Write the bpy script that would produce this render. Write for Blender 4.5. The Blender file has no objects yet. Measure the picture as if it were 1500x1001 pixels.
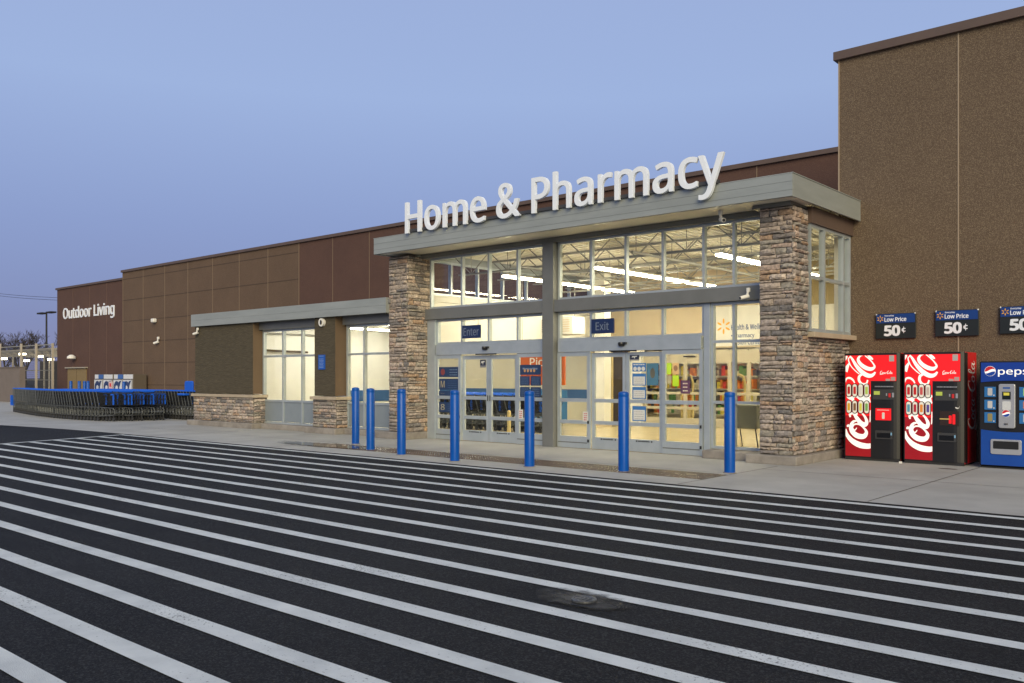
import bpy, bmesh, math, random
from mathutils import Vector, Matrix, noise
S = bpy.context.scene
C = S.collection
R = math.radians
rnd = random.Random(7)

# ------------------------------------------------------------------ camera, sky, sun, exposure
cd = bpy.data.cameras.new('camera'); cam = bpy.data.objects.new('camera', cd); C.objects.link(cam)
cam.location = (0, 0, 1.5); cam.rotation_euler = (R(90), 0, R(41.04))
cd.sensor_width = 36; cd.lens = 30.88; cd.shift_y = 0.0347; cd.clip_start = 0.1; cd.clip_end = 3000
S.camera = cam
SUN_EL, SUN_AZ = 9.0, 46.0          # azimuth measured from -Y (behind the camera) towards +X
w = bpy.data.worlds.new('World'); S.world = w; w.use_nodes = True
nt = w.node_tree; nt.nodes.clear()
out = nt.nodes.new('ShaderNodeOutputWorld'); bg = nt.nodes.new('ShaderNodeBackground')
sky = nt.nodes.new('ShaderNodeTexSky'); sky.sky_type = 'NISHITA'; sky.sun_disc = False
sky.sun_elevation = R(4); sky.sun_rotation = R(180 - SUN_AZ)
sky.ozone_density = 3.0; sky.air_density = 1.0; sky.dust_density = 0.6
# dusk tint by elevation, laid over the sky texture
tc = nt.nodes.new('ShaderNodeTexCoord'); sx = nt.nodes.new('ShaderNodeSeparateXYZ')
nt.links.new(tc.outputs['Generated'], sx.inputs[0])
ramp = nt.nodes.new('ShaderNodeValToRGB'); nt.links.new(sx.outputs['Z'], ramp.inputs[0])
e = ramp.color_ramp.elements
e[0].position = 0.0; e[0].color = (0.185, 0.200, 0.375, 1)
e[1].position = 1.0; e[1].color = (0.26, 0.35, 0.58, 1)
for p, c in ((0.06, (0.188, 0.218, 0.425, 1)), (0.16, (0.228, 0.285, 0.515, 1)), (0.30, (0.305, 0.395, 0.635, 1)), (0.45, (0.295, 0.375, 0.61, 1))):
    k = e.new(p); k.color = c
mx = nt.nodes.new('ShaderNodeMix'); mx.data_type = 'RGBA'; mx.inputs[0].default_value = 0.85
sk2 = nt.nodes.new('ShaderNodeVectorMath'); sk2.operation = 'SCALE'; sk2.inputs['Scale'].default_value = 0.10
nt.links.new(sky.outputs[0], sk2.inputs[0])
nt.links.new(sk2.outputs[0], mx.inputs[6]); nt.links.new(ramp.outputs[0], mx.inputs[7])
nt.links.new(mx.outputs[2], bg.inputs[0]); bg.inputs[1].default_value = 1.0
nt.links.new(bg.outputs[0], out.inputs[0])
sl = bpy.data.lights.new('sun', 'SUN'); so = bpy.data.objects.new('sun', sl); C.objects.link(so)
sl.energy = 2.6; sl.angle = R(40); sl.color = (1.0, 0.85, 0.53)
d = Vector((math.sin(R(SUN_AZ)) * math.cos(R(SUN_EL + 14)), -math.cos(R(SUN_AZ)) * math.cos(R(SUN_EL + 14)), math.sin(R(SUN_EL + 14))))
so.rotation_euler = d.to_track_quat('Z', 'Y').to_euler(); so.location = d * 60
S.view_settings.view_transform = 'Standard'; S.view_settings.look = 'None'
S.view_settings.exposure = 0.35; S.view_settings.gamma = 1.0
S.render.engine = 'CYCLES'
S.cycles.transparent_max_bounces = 24; S.cycles.max_bounces = 8
S.cycles.sample_clamp_indirect = 6.0

# ------------------------------------------------------------------ materials
def L(n, *a): return n.links.new(*a)
def M(name, col, rough=.6, metal=0., col2=None, scale=4., amt=1., bump=0., bscale=60., stretch=(1, 1, 1), speck=None, sscale=120., emit=None, es=0., coat=0., spec=.5, lo=.35, hi=.65):
    m = bpy.data.materials.new(name); m.use_nodes = True; n = m.node_tree
    b = n.nodes['Principled BSDF']
    b.inputs['Base Color'].default_value = (*col, 1); b.inputs['Roughness'].default_value = rough
    b.inputs['Metallic'].default_value = metal; b.inputs['Coat Weight'].default_value = coat
    b.inputs['Specular IOR Level'].default_value = spec
    t = n.nodes.new('ShaderNodeTexCoord'); mp = n.nodes.new('ShaderNodeMapping'); mp.inputs['Scale'].default_value = stretch
    L(n, t.outputs['Object'], mp.inputs[0])
    last = None
    if col2:
        ns = n.nodes.new('ShaderNodeTexNoise'); ns.inputs['Scale'].default_value = scale; ns.inputs['Detail'].default_value = 6; ns.inputs['Roughness'].default_value = .62
        L(n, mp.outputs[0], ns.inputs[0])
        r = n.nodes.new('ShaderNodeMapRange'); r.inputs[1].default_value = lo; r.inputs[2].default_value = hi; r.inputs[4].default_value = amt
        L(n, ns.outputs[0], r.inputs[0])
        x = n.nodes.new('ShaderNodeMix'); x.data_type = 'RGBA'; x.inputs[6].default_value = (*col, 1); x.inputs[7].default_value = (*col2, 1)
        L(n, r.outputs[0], x.inputs[0]); last = x.outputs[2]
    if speck:
        vo = n.nodes.new('ShaderNodeTexVoronoi'); vo.inputs['Scale'].default_value = sscale
        L(n, mp.outputs[0], vo.inputs[0])
        sp = n.nodes.new('ShaderNodeSeparateColor'); L(n, vo.outputs['Color'], sp.inputs[0])
        r = n.nodes.new('ShaderNodeMapRange'); r.inputs[1].default_value = .5; r.inputs[2].default_value = 1.0; r.inputs[4].default_value = speck[1]
        L(n, sp.outputs[0], r.inputs[0])
        x = n.nodes.new('ShaderNodeMix'); x.data_type = 'RGBA'; x.inputs[7].default_value = (*speck[0], 1)
        if last: L(n, last, x.inputs[6])
        else: x.inputs[6].default_value = (*col, 1)
        L(n, r.outputs[0], x.inputs[0]); last = x.outputs[2]
    if last: L(n, last, b.inputs['Base Color'])
    if bump:
        nb = n.nodes.new('ShaderNodeTexNoise'); nb.inputs['Scale'].default_value = bscale; nb.inputs['Detail'].default_value = 4
        L(n, mp.outputs[0], nb.inputs[0])
        bp = n.nodes.new('ShaderNodeBump'); bp.inputs['Strength'].default_value = bump; bp.inputs['Distance'].default_value = .02
        L(n, nb.outputs[0], bp.inputs['Height']); L(n, bp.outputs[0], b.inputs['Normal'])
    if emit:
        b.inputs['Emission Color'].default_value = (*emit, 1); b.inputs['Emission Strength'].default_value = es
    return m
def glass_mat(name, tint, ior=1.5):
    m = bpy.data.materials.new(name); m.use_nodes = True; n = m.node_tree; n.nodes.clear()
    o = n.nodes.new('ShaderNodeOutputMaterial'); x = n.nodes.new('ShaderNodeMixShader')
    tr = n.nodes.new('ShaderNodeBsdfTransparent'); tr.inputs[0].default_value = (*tint, 1)
    g = n.nodes.new('ShaderNodeBsdfGlossy'); g.inputs['Roughness'].default_value = .01
    lw = n.nodes.new('ShaderNodeLayerWeight'); lw.inputs[0].default_value = .5
    p_ = n.nodes.new('ShaderNodeMath'); p_.operation = 'POWER'; p_.inputs[1].default_value = 5; L(n, lw.outputs['Facing'], p_.inputs[0])
    f = n.nodes.new('ShaderNodeMath'); f.operation = 'MULTIPLY_ADD'; f.inputs[1].default_value = .9; f.inputs[2].default_value = .06; L(n, p_.outputs[0], f.inputs[0])
    L(n, f.outputs[0], x.inputs[0]); L(n, tr.outputs[0], x.inputs[1]); L(n, g.outputs[0], x.inputs[2]); L(n, x.outputs[0], o.inputs[0])
    return m
def attr_mat(name, rough=.85):
    m = M(name, (.2, .2, .2), rough, bump=.6, bscale=30); n = m.node_tree; b = n.nodes['Principled BSDF']
    a = n.nodes.new('ShaderNodeVertexColor'); a.layer_name = 'Col'
    t = n.nodes.new('ShaderNodeTexCoord'); ns = n.nodes.new('ShaderNodeTexNoise'); ns.inputs['Scale'].default_value = 22; ns.inputs['Detail'].default_value = 6
    L(n, t.outputs['Object'], ns.inputs[0])
    r = n.nodes.new('ShaderNodeMapRange'); r.inputs[1].default_value = .3; r.inputs[2].default_value = .7; r.inputs[3].default_value = .62; r.inputs[4].default_value = 1.3
    L(n, ns.outputs[0], r.inputs[0])
    x = n.nodes.new('ShaderNodeVectorMath'); x.operation = 'SCALE'; L(n, a.outputs[0], x.inputs[0]); L(n, r.outputs[0], x.inputs['Scale'])
    L(n, x.outputs[0], b.inputs['Base Color'])
    return m
def emis(name, col, s):
    m = bpy.data.materials.new(name); m.use_nodes = True; n = m.node_tree; n.nodes.clear()
    o = n.nodes.new('ShaderNodeOutputMaterial'); e = n.nodes.new('ShaderNodeEmission'); e.inputs[0].default_value = (*col, 1); e.inputs[1].default_value = s
    L(n, e.outputs[0], o.inputs[0]); return m
def asphalt_mat():
    m = M('asphalt', (.009, .0098, .011), .85, col2=(.0165, .0172, .0185), scale=.45, bump=1.0, bscale=130, speck=((.055, .056, .058), .75), sscale=95, spec=.22)
    n = m.node_tree; b = n.nodes['Principled BSDF']; src = b.inputs['Base Color'].links[0].from_socket
    t = n.nodes.new('ShaderNodeTexCoord')
    def layer(src, scale, stretch, rot, lo, hi, amt, col, det=8):
        mp = n.nodes.new('ShaderNodeMapping'); mp.inputs['Scale'].default_value = stretch; mp.inputs['Rotation'].default_value = (0, 0, rot)
        L(n, t.outputs['Object'], mp.inputs[0])
        ns = n.nodes.new('ShaderNodeTexNoise'); ns.inputs['Scale'].default_value = scale; ns.inputs['Detail'].default_value = det; ns.inputs['Roughness'].default_value = .7
        L(n, mp.outputs[0], ns.inputs[0])
        r = n.nodes.new('ShaderNodeMapRange'); r.inputs[1].default_value = lo; r.inputs[2].default_value = hi; r.inputs[4].default_value = amt
        L(n, ns.outputs[0], r.inputs[0])
        x = n.nodes.new('ShaderNodeMix'); x.data_type = 'RGBA'; x.inputs[7].default_value = (*col, 1)
        L(n, src, x.inputs[6]); L(n, r.outputs[0], x.inputs[0]); return x.outputs[2]
    src = layer(src, 2.1, (1, 2.6, 1), .5, .685, .79, .55, (.17, .17, .175))       # pale scuffs
    src = layer(src, .55, (.25, 1.6, 1), .04, .52, .70, .55, (.0062, .0066, .0075), 5)  # darker wheel paths along the lane
    src = layer(src, .9, (1, 1, 1), 0, .60, .72, .30, (.030, .029, .027), 6)        # dusty patches
    L(n, src, b.inputs['Base Color'])
    return m
def paint_mat():
    m = M('road paint', (.68, .70, .665), .75, col2=(.52, .54, .52), scale=2.2, spec=.25, bump=.5, bscale=150)
    n = m.node_tree; b = n.nodes['Principled BSDF']; src = b.inputs['Base Color'].links[0].from_socket
    t = n.nodes.new('ShaderNodeTexCoord')
    ns = n.nodes.new('ShaderNodeTexNoise'); ns.inputs['Scale'].default_value = 60; ns.inputs['Detail'].default_value = 3
    n2 = n.nodes.new('ShaderNodeTexNoise'); n2.inputs['Scale'].default_value = .8; n2.inputs['Detail'].default_value = 3
    L(n, t.outputs['Object'], ns.inputs[0]); L(n, t.outputs['Object'], n2.inputs[0])
    a = n.nodes.new('ShaderNodeMath'); a.operation = 'MULTIPLY_ADD'; a.inputs[1].default_value = .5
    L(n, n2.outputs[0], a.inputs[0]); L(n, ns.outputs[0], a.inputs[2])
    r = n.nodes.new('ShaderNodeMapRange'); r.inputs[1].default_value = .90; r.inputs[2].default_value = .97; r.inputs[4].default_value = .7
    L(n, a.outputs[0], r.inputs[0])
    x = n.nodes.new('ShaderNodeMix'); x.data_type = 'RGBA'; x.inputs[7].default_value = (.03, .03, .03, 1)
    L(n, src, x.inputs[6]); L(n, r.outputs[0], x.inputs[0]); L(n, x.outputs[2], b.inputs['Base Color'])
    return m

ASPH = asphalt_mat(); PAINT = paint_mat()
CONC = M('concrete', (.43, .42, .38), .8, col2=(.31, .30, .27), scale=.9, bump=.25, bscale=90, lo=.3, hi=.75)
CURB = M('curb concrete', (.30, .275, .245), .85, col2=(.20, .18, .16), scale=3, bump=.4, bscale=60)
CAPM = M('cast stone', (.42, .35, .26), .8, col2=(.36, .30, .22), scale=5, bump=.2)
TOWER = M('tan aggregate stucco', (.112, .077, .051), .9, col2=(.097, .066, .044), scale=.6, speck=((.27, .21, .14), .7), sscale=105, bump=.8, bscale=60)
BRN = M('brown stucco', (.115, .073, .047), .9, col2=(.098, .062, .04), scale=.8, bump=.5, bscale=40, speck=((.18, .13, .09), .35), sscale=60)
RED = M('dark red brown stucco', (.088, .045, .034), .9, col2=(.075, .038, .03), scale=.8, bump=.5, bscale=40, speck=((.14, .085, .06), .35), sscale=60)
JOINT = M('light sealant', (.19, .135, .09), .8); JOINTD = M('dark reveal', (.066, .043, .03), .9)
CAPT = M('brown metal coping', (.11, .075, .06), .55, col2=(.095, .065, .052), scale=2)
SPLIT = M('olive split block', (.085, .070, .043), .9, col2=(.055, .045, .028), scale=9, stretch=(.5, .5, 3), bump=1.0, bscale=14)
REVEAL = M('tan stucco reveal', (.125, .085, .052), .9, bump=.3)
STONE = attr_mat('ledge stone'); MORT = M('mortar', (.10, .09, .075), .95, bump=.3)
METAL = M('grey metal panel', (.345, .372, .358), .38, .2, col2=(.29, .315, .303), scale=.8, stretch=(1, 1, 5), bump=.03, bscale=4)
METALD = M('dark grey metal', (.20, .205, .195), .42, .3, col2=(.175, .18, .17), scale=2)
SOFF = M('soffit metal', (.70, .66, .56), .4, .1)
ALU = M('anodised aluminium', (.47, .52, .55), .38, .45, col2=(.41, .46, .49), scale=3)
GLASS = glass_mat('clear glass', (.93, .95, .93)); 
WHITE = M('white paint', (.78, .77, .72), .6, col2=(.74, .73, .68), scale=2); BEIGE = M('beige paint', (.62, .52, .36), .6, col2=(.58, .48, .33), scale=2)
FLOOR = M('polished beige floor', (.52, .43, .26), .25, col2=(.46, .38, .23), scale=3)
DECK = M('painted steel deck', (.66, .63, .54), .55, col2=(.6, .57, .48), scale=3)
STEEL = M('grey painted steel', (.32, .32, .30), .5, .3)
BLUE = M('bollard blue', (.001, .068, .34), .32, col2=(.0015, .08, .38), scale=3, spec=.3)
SBLUE = M('sign blue', (.012, .09, .42), .5); NAVY = M('navy vinyl', (.012, .03, .10), .5)
SWHITE = M('sign white', (.80, .85, .93), .4, col2=(.77, .82, .90), scale=2); OFFW = M('white plastic', (.75, .74, .70), .5)
BLACK = M('black plastic', (.010, .010, .011), .4); BLACKM = M('black mat', (.02, .02, .022), .7)
TUBE = emis('fluorescent tube', (1.0, .89, .62), 50.0); TUBEW = emis('white fluorescent tube', (1.0, .95, .78), 30.0); TUBEG = emis('garden tube', (1.0, .88, .6), 9.0)
ORANGE = M('orange sign', (.58, .12, .01), .5); YEL = M('spark yellow', (.85, .42, .02), .5)
CREAM = M('cream paint', (.65, .52, .24), .5); DOORB = M('dark brown interior', (.07, .05, .025), .5)
CARTG = M('dark grey cart wire', (.022, .025, .031), .5, .2); CARTC = M('grey cart frame', (.13, .14, .145), .45, .4)
CBLUE = M('cart blue plastic', (.010, .11, .62), .4)
REDP = M('cola red', (.42, .008, .016), .35, col2=(.36, .006, .014), scale=2)
REDL = M('backlit cola red', (.62, .012, .016), .35, emit=(1.0, .010, .012), es=.40)
REDS = M('dark red steel', (.62, .006, .012), .35); WHL = M('backlit white', (.85, .84, .82), .4, emit=(1, .95, .88), es=.35)
PEPB = M('pepsi blue', (.006, .055, .30), .35, col2=(.008, .065, .34), scale=3); PEPL = M('backlit pepsi blue', (.006, .035, .22), .35, emit=(.01, .05, .4), es=.15)
SILV = M('silver plastic', (.50, .51, .53), .3, .5); DGREY = M('charcoal', (.045, .045, .047), .45)
TREEM = M('bare bark', (.055, .045, .04), .9); RUST = M('rust brown', (.10, .05, .035), .8)
def flat(name, col, rough=.5): return M(name, col, rough)

# ------------------------------------------------------------------ mesh builder
ORG = {}
class MB:
    def __init__(s): s.v = []; s.f = []; s.m = []; s.c = []
    def quad(s, pts, m=0, c=None):
        i = len(s.v); s.v += [tuple(p) for p in pts]; s.f.append(tuple(range(i, i + len(pts)))); s.m.append(m); s.c.append(c)
    def box(s, x0, x1, y0, y1, z0, z1, m=0, c=None):
        if x0 > x1: x0, x1 = x1, x0
        if y0 > y1: y0, y1 = y1, y0
        if z0 > z1: z0, z1 = z1, z0
        i = len(s.v); s.v += [(x0, y0, z0), (x1, y0, z0), (x1, y1, z0), (x0, y1, z0), (x0, y0, z1), (x1, y0, z1), (x1, y1, z1), (x0, y1, z1)]
        for q in ((0, 3, 2, 1), (4, 5, 6, 7), (0, 1, 5, 4), (1, 2, 6, 5), (2, 3, 7, 6), (3, 0, 4, 7)):
            s.f.append(tuple(i + k for k in q)); s.m.append(m); s.c.append(c)
        return s
    def bar(s, p0, p1, r, n=6, r1=None, m=0, cap=True):
        p0 = Vector(p0); p1 = Vector(p1); dd = (p1 - p0)
        if dd.length < 1e-6: return s
        dd.normalize(); a = dd.orthogonal().normalized(); b = dd.cross(a); r1 = r if r1 is None else r1; i = len(s.v)
        for p, q in ((p0, r), (p1, r1)):
            for k in range(n):
                t = 2 * math.pi * k / n + math.pi / n; s.v.append(tuple(p + a * (q * math.cos(t)) + b * (q * math.sin(t))))
        for k in range(n):
            s.f.append((i + k, i + (k + 1) % n, i + n + (k + 1) % n, i + n + k)); s.m.append(m); s.c.append(None)
        if cap:
            s.f.append(tuple(i + k for k in reversed(range(n)))); s.f.append(tuple(i + n + k for k in range(n))); s.m += [m, m]; s.c += [None, None]
        return s
    def tube(s, pts, r, n=6, m=0):
        for a, b in zip(pts, pts[1:]): s.bar(a, b, r, n, m=m)
        return s
    def lathe(s, prof, cx, cy, cz, n=20, m=0):
        i = len(s.v)
        for r, z in prof:
            for k in range(n):
                t = 2 * math.pi * k / n; s.v.append((cx + r * math.cos(t), cy + r * math.sin(t), cz + z))
        for j in range(len(prof) - 1):
            for k in range(n):
                a = i + j * n + k; b = i + j * n + (k + 1) % n
                s.f.append((a, b, b + n, a + n)); s.m.append(m); s.c.append(None)
        s.f.append(tuple(i + (len(prof) - 1) * n + k for k in range(n))); s.m.append(m); s.c.append(None)
        return s
    def prism(s, poly, y0, y1, m=0):
        """poly in (x,z), extruded along y"""
        n = len(poly); i = len(s.v)
        s.v += [(x, y0, z) for x, z in poly] + [(x, y1, z) for x, z in poly]
        s.f.append(tuple(range(i, i + n))); s.f.append(tuple(reversed(range(i + n, i + 2 * n)))); s.m += [m, m]; s.c += [None, None]
        for k in range(n):
            s.f.append((i + k, i + n + k, i + n + (k + 1) % n, i + (k + 1) % n)); s.m.append(m); s.c.append(None)
        return s
    def xform(s, mat):
        s.v = [tuple(mat @ Vector(p)) for p in s.v]; return s
    def build(s, name, mat, parent=None, loc=(0, 0, 0), bevel=0, smooth=False, merge=False):
        me = bpy.data.meshes.new(name)
        base = ORG.get(parent, Vector((0, 0, 0))) if parent else Vector(loc)
        me.from_pydata([tuple(Vector(p) - base) for p in s.v], [], s.f)
        for x in (mat if isinstance(mat, (list, tuple)) else [mat]): me.materials.append(x)
        me.polygons.foreach_set('material_index', s.m)
        if any(c is not None for c in s.c):
            at = me.color_attributes.new('Col', 'FLOAT_COLOR', 'CORNER'); k = 0
            data = []
            for p, c in zip(me.polygons, s.c):
                c = c or (.1, .1, .1)
                for _ in range(p.loop_total): data += [*c, 1.0]
            at.data.foreach_set('color', data)
        bm = bmesh.new(); bm.from_mesh(me)
        if merge: bmesh.ops.remove_doubles(bm, verts=bm.verts, dist=1e-5)
        bmesh.ops.recalc_face_normals(bm, faces=bm.faces); bm.to_mesh(me); bm.free()
        if smooth: me.polygons.foreach_set('use_smooth', [True] * len(me.polygons))
        me.update()
        o = bpy.data.objects.new(name, me); C.objects.link(o)
        if parent: o.parent = parent; ORG[o] = base
        else: o.location = base; ORG[o] = base
        if bevel:
            b = o.modifiers.new('bevel', 'BEVEL'); b.width = bevel; b.segments = 2; b.limit_method = 'ANGLE'; b.angle_limit = R(40)
        return o
def tag(o, label=None, cat=None, group=None, kind=None):
    if label: o['label'] = label
    if cat: o['category'] = cat
    if group: o['group'] = group
    if kind: o['kind'] = kind
    return o
def thing(name, loc, label, cat, group=None):
    o = bpy.data.objects.new(name, None); o.empty_display_size = .3; C.objects.link(o); o.location = loc; ORG[o] = Vector(loc)
    return tag(o, label, cat, group)
def sub(o):
    """parts hang on mesh parts at the same origin"""
    return o
try:
    FONT = bpy.data.fonts.load(bpy.utils.system_resource('DATAFILES', path='fonts') + '/NotoSansHebrew-Regular.woff2')
except Exception:
    FONT = None
def text_mb(s, bold=.0, depth=.01, size=1.0, spacing=1.0, align='LEFT'):
    """lettering as a mesh; bold thickens it with nudged copies, each a hair nearer the viewer"""
    c = bpy.data.curves.new('lettering', 'FONT'); c.body = s; c.extrude = depth / 2; c.size = size; c.space_character = spacing; c.align_x = align; c.resolution_u = 8
    if FONT: c.font = FONT
    o = bpy.data.objects.new('lettering', c); C.objects.link(o)
    dg = bpy.context.evaluated_depsgraph_get(); dg.update(); me = bpy.data.meshes.new_from_object(o.evaluated_get(dg))
    one = MB(); one.v = [tuple(v.co) for v in me.vertices]; one.f = [tuple(p.vertices) for p in me.polygons]; one.m = [0] * len(one.f); one.c = [None] * len(one.f)
    bpy.data.objects.remove(o); bpy.data.curves.remove(c); bpy.data.meshes.remove(me)
    if not bold: return one
    m = MB()
    for k, (dx, dy) in enumerate(((-1, -.55), (.92, -.47), (-.9, .55), (1, .62), (.04, .05), (.1, .85), (-.08, -.8))):
        q = MB(); q.v = [(x + dx * bold, y + dy * bold, z + .012 * k) for x, y, z in one.v]; q.f = one.f; q.m = one.m; q.c = one.c; m = join(m, q)
    return m
def bounds(m):
    xs = [p[0] for p in m.v]; ys = [p[1] for p in m.v]; return min(xs), max(xs), min(ys), max(ys)
def fit_text(s, x0, x1, z0, z1, y, bold=.0, depth=.01, facing='-Y', multi=None):
    """text stretched into a box on a wall; facing -Y (front) or +X (x0..x1 are then y values, y the plane's x)"""
    m = text_mb(s, bold, 1.0); a, b, c, d_ = bounds(m)
    sx = (x1 - x0) / (b - a); sz = (z1 - z0) / (d_ - c)
    o = MB(); o.f = m.f; o.m = m.m; o.c = m.c
    for px, py, pz in m.v:
        X = x0 + (px - a) * sx; Z = z0 + (py - c) * sz; D = depth * (pz)
        o.v.append((X, y - D, Z) if facing == '-Y' else (y + D, X, Z))
    return o
def join(*ms):
    o = MB()
    for m in ms:
        i = len(o.v); o.v += m.v; o.f += [tuple(k + i for k in f) for f in m.f]; o.m += m.m; o.c += m.c
    return o
def setm(m, k): m.m = [k] * len(m.f); return m

# ------------------------------------------------------------------ ground
g = MB(); g.quad([(-900, -500, 0), (500, -500, 0), (500, 900, 0), (-900, 900, 0)])
tag(g.build('parking_lot', ASPH), kind='structure')
g = MB()
edge = [(14, 10.72), (-22.6, 10.72), (-24.4, 10.69), (-26.2, 10.58), (-28.2, 10.38), (-30, 10.15), (-33, 9.65), (-38, 8.6), (-46, 6.6), (-60, 2.5), (-80, -4)]
g.quad([(x, y, .006) for x, y in edge] + [(-80, 40, .006), (-59.6, 40, .006), (-59.6, 23.5, .006), (-25.2, 23.5, .006), (-25.2, 14.8, .006), (-6.3, 14.8, .006), (-6.3, 17.1, .006), (14, 17.1, .006)])
tag(g.build('sidewalk', CONC), kind='structure')
g = MB()
for x in (-1.1, -3.7, -6.3, -16.2, -18.9, -21.6, -24.3, -27, -29.7, -32.4, -35.1): g.quad([(x - .009, 10.75 if x > -23 else 11, .009), (x + .009, 10.75 if x > -23 else 11, .009), (x + .009, 14 if x < -6 else 16, .009), (x - .009, 14 if x < -6 else 16, .009)])
for x0, x1, y in ((-25.5, -6.3, 12.46), (-6.29, 14, 13.4)): g.quad([(x0, y - .008, .0095), (x1, y - .008, .0095), (x1, y + .008, .0095), (x0, y + .008, .0095)])
tag(g.build('sidewalk_joints', flat('joint dirt', (.10, .09, .08), .9)), kind='structure')
g = MB()
ys = [10.51, 9.81, 9.195, 8.60, 7.98, 7.345, 6.76, 6.155, 5.545, 4.97, 4.405, 3.855, 3.33, 2.775, 2.26, 1.74, 1.2, .65, .1, -.45, -1.0, -1.55]
def bx(y): return -21.45 - (y - 7.3) * .33
for y in ys:
    h = .071; n_ = 26; x0 = bx(y) + .05; x1 = 12.
    xs = [x0 + (x1 - x0) * k / n_ for k in range(n_ + 1)]
    jt = [(rnd.uniform(-.006, .006), rnd.uniform(-.006, .006)) for _ in xs]
    for k in range(n_): g.quad([(xs[k], y - h + jt[k][0], .006), (xs[k + 1], y - h + jt[k + 1][0], .006), (xs[k + 1], y + h + jt[k + 1][1], .006), (xs[k], y + h + jt[k][1], .006)])
g.quad([(bx(-1.6) - .09, -1.6, .009), (bx(-1.6) + .06, -1.6, .009), (bx(10.58) + .06, 10.58, .009), (bx(10.58) - .09, 10.58, .009)])
tag(g.build('crosswalk_stripes', PAINT), kind='structure')
# tactile paving band before the doors: truncated domes on dark pavers
g = MB(); g.box(-15.9, -6.33, 11.47, 12.26, .002, .012)
x = -15.85
for i in range(150):
    for j in range(12):
        px = -15.86 + i * .0635; py = 11.51 + j * .0635
        g.lathe([(.022, .012), (.012, .018)], px, py, 0, 5)
TACT = M('brown tactile paver', (.115, .075, .042), .26, col2=(.07, .048, .03), scale=2.2, bump=.3, bscale=30, spec=.6)
tag(g.build('tactile_paving', TACT), kind='structure')
# oil stain and drain cap
def blob(cx, cy, rx, ry, z, seed, n=36):
    q = []
    for k in range(n):
        t = 2 * math.pi * k / n; f = 1 + .34 * noise.noise(Vector((math.cos(t) * 1.8 + seed, math.sin(t) * 1.8, seed)))
        q.append((cx + rx * f * math.cos(t), cy + ry * f * math.sin(t), z))
    return q
def soft(m, c, r, edge=.45):
    """ragged see-through border for a thin stain"""
    n = m.node_tree; b = n.nodes['Principled BSDF']; t = n.nodes.new('ShaderNodeTexCoord'); mp = n.nodes.new('ShaderNodeVectorMath'); mp.operation = 'SUBTRACT'; mp.inputs[1].default_value = (c[0], c[1], 0)
    L(n, t.outputs['Object'], mp.inputs[0]); dv = n.nodes.new('ShaderNodeVectorMath'); dv.operation = 'DIVIDE'; dv.inputs[1].default_value = (r[0], r[1], 1); L(n, mp.outputs[0], dv.inputs[0])
    ln = n.nodes.new('ShaderNodeVectorMath'); ln.operation = 'LENGTH'; L(n, dv.outputs[0], ln.inputs[0])
    ns = n.nodes.new('ShaderNodeTexNoise'); ns.inputs['Scale'].default_value = 2.2 / r[1]; ns.inputs['Detail'].default_value = 6; L(n, t.outputs['Object'], ns.inputs[0])
    a = n.nodes.new('ShaderNodeMath'); a.operation = 'MULTIPLY_ADD'; a.inputs[1].default_value = 1.1; L(n, ns.outputs[0], a.inputs[0]); L(n, ln.outputs['Value'], a.inputs[2])
    q = n.nodes.new('ShaderNodeMapRange'); q.inputs[1].default_value = 1.42; q.inputs[2].default_value = 1.42 - edge; L(n, a.outputs[0], q.inputs[0]); L(n, q.outputs[0], b.inputs['Alpha'])
g = MB(); g.quad([(-4.1, 4.4, .012), (-2.9, 4.4, .012), (-2.9, 5.08, .012), (-4.1, 5.08, .012)]); g.quad([(-3.85, 4.55, .0145), (-3.2, 4.55, .0145), (-3.2, 4.93, .0145), (-3.85, 4.93, .0145)], 1)
OILS = [M('oil stain', (.017, .0145, .010), .6, col2=(.010, .009, .007), scale=14), M('oil core', (.012, .011, .008), .5, col2=(.028, .023, .015), scale=22)]
for q in OILS: soft(q, (-3.52, 4.735), (.46, .26) if q.name == 'oil stain' else (.26, .16))
tag(g.build('oil_stain', OILS), kind='structure')
g = MB(); g.lathe([(.085, 0), (.085, .012), (.07, .014), (.065, .009), (.0, .009)], -3.475, 4.72, .015, 20)
for k in range(3): g.box(-3.52 + k * .035, -3.505 + k * .035, 4.68, 4.76, .02, .028)
tag(g.build('drain_cover', M('worn iron', (.16, .17, .18), .5, .6, col2=(.06, .06, .06), scale=30), loc=(-3.475, 4.72, .015)), 'small worn round drain cap in the middle of an oil stain on the asphalt', 'drain cover')
g = MB(); g.quad([(-18.6, 11.1, .021), (-12.9, 11.1, .021), (-12.9, 12.35, .021), (-18.6, 12.35, .021)])
WET = M('wet concrete', (.085, .07, .055), .05, col2=(.12, .10, .08), scale=3, spec=.6); soft(WET, (-15.7, 11.75), (1.9, .40), .2)
tag(g.build('puddle', WET), kind='structure')

# ------------------------------------------------------------------ the store
store = thing('store_building', (-11, 15, 0), 'long brown store building with a glazed stone entrance, open at dusk', 'store')
ST = store
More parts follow.
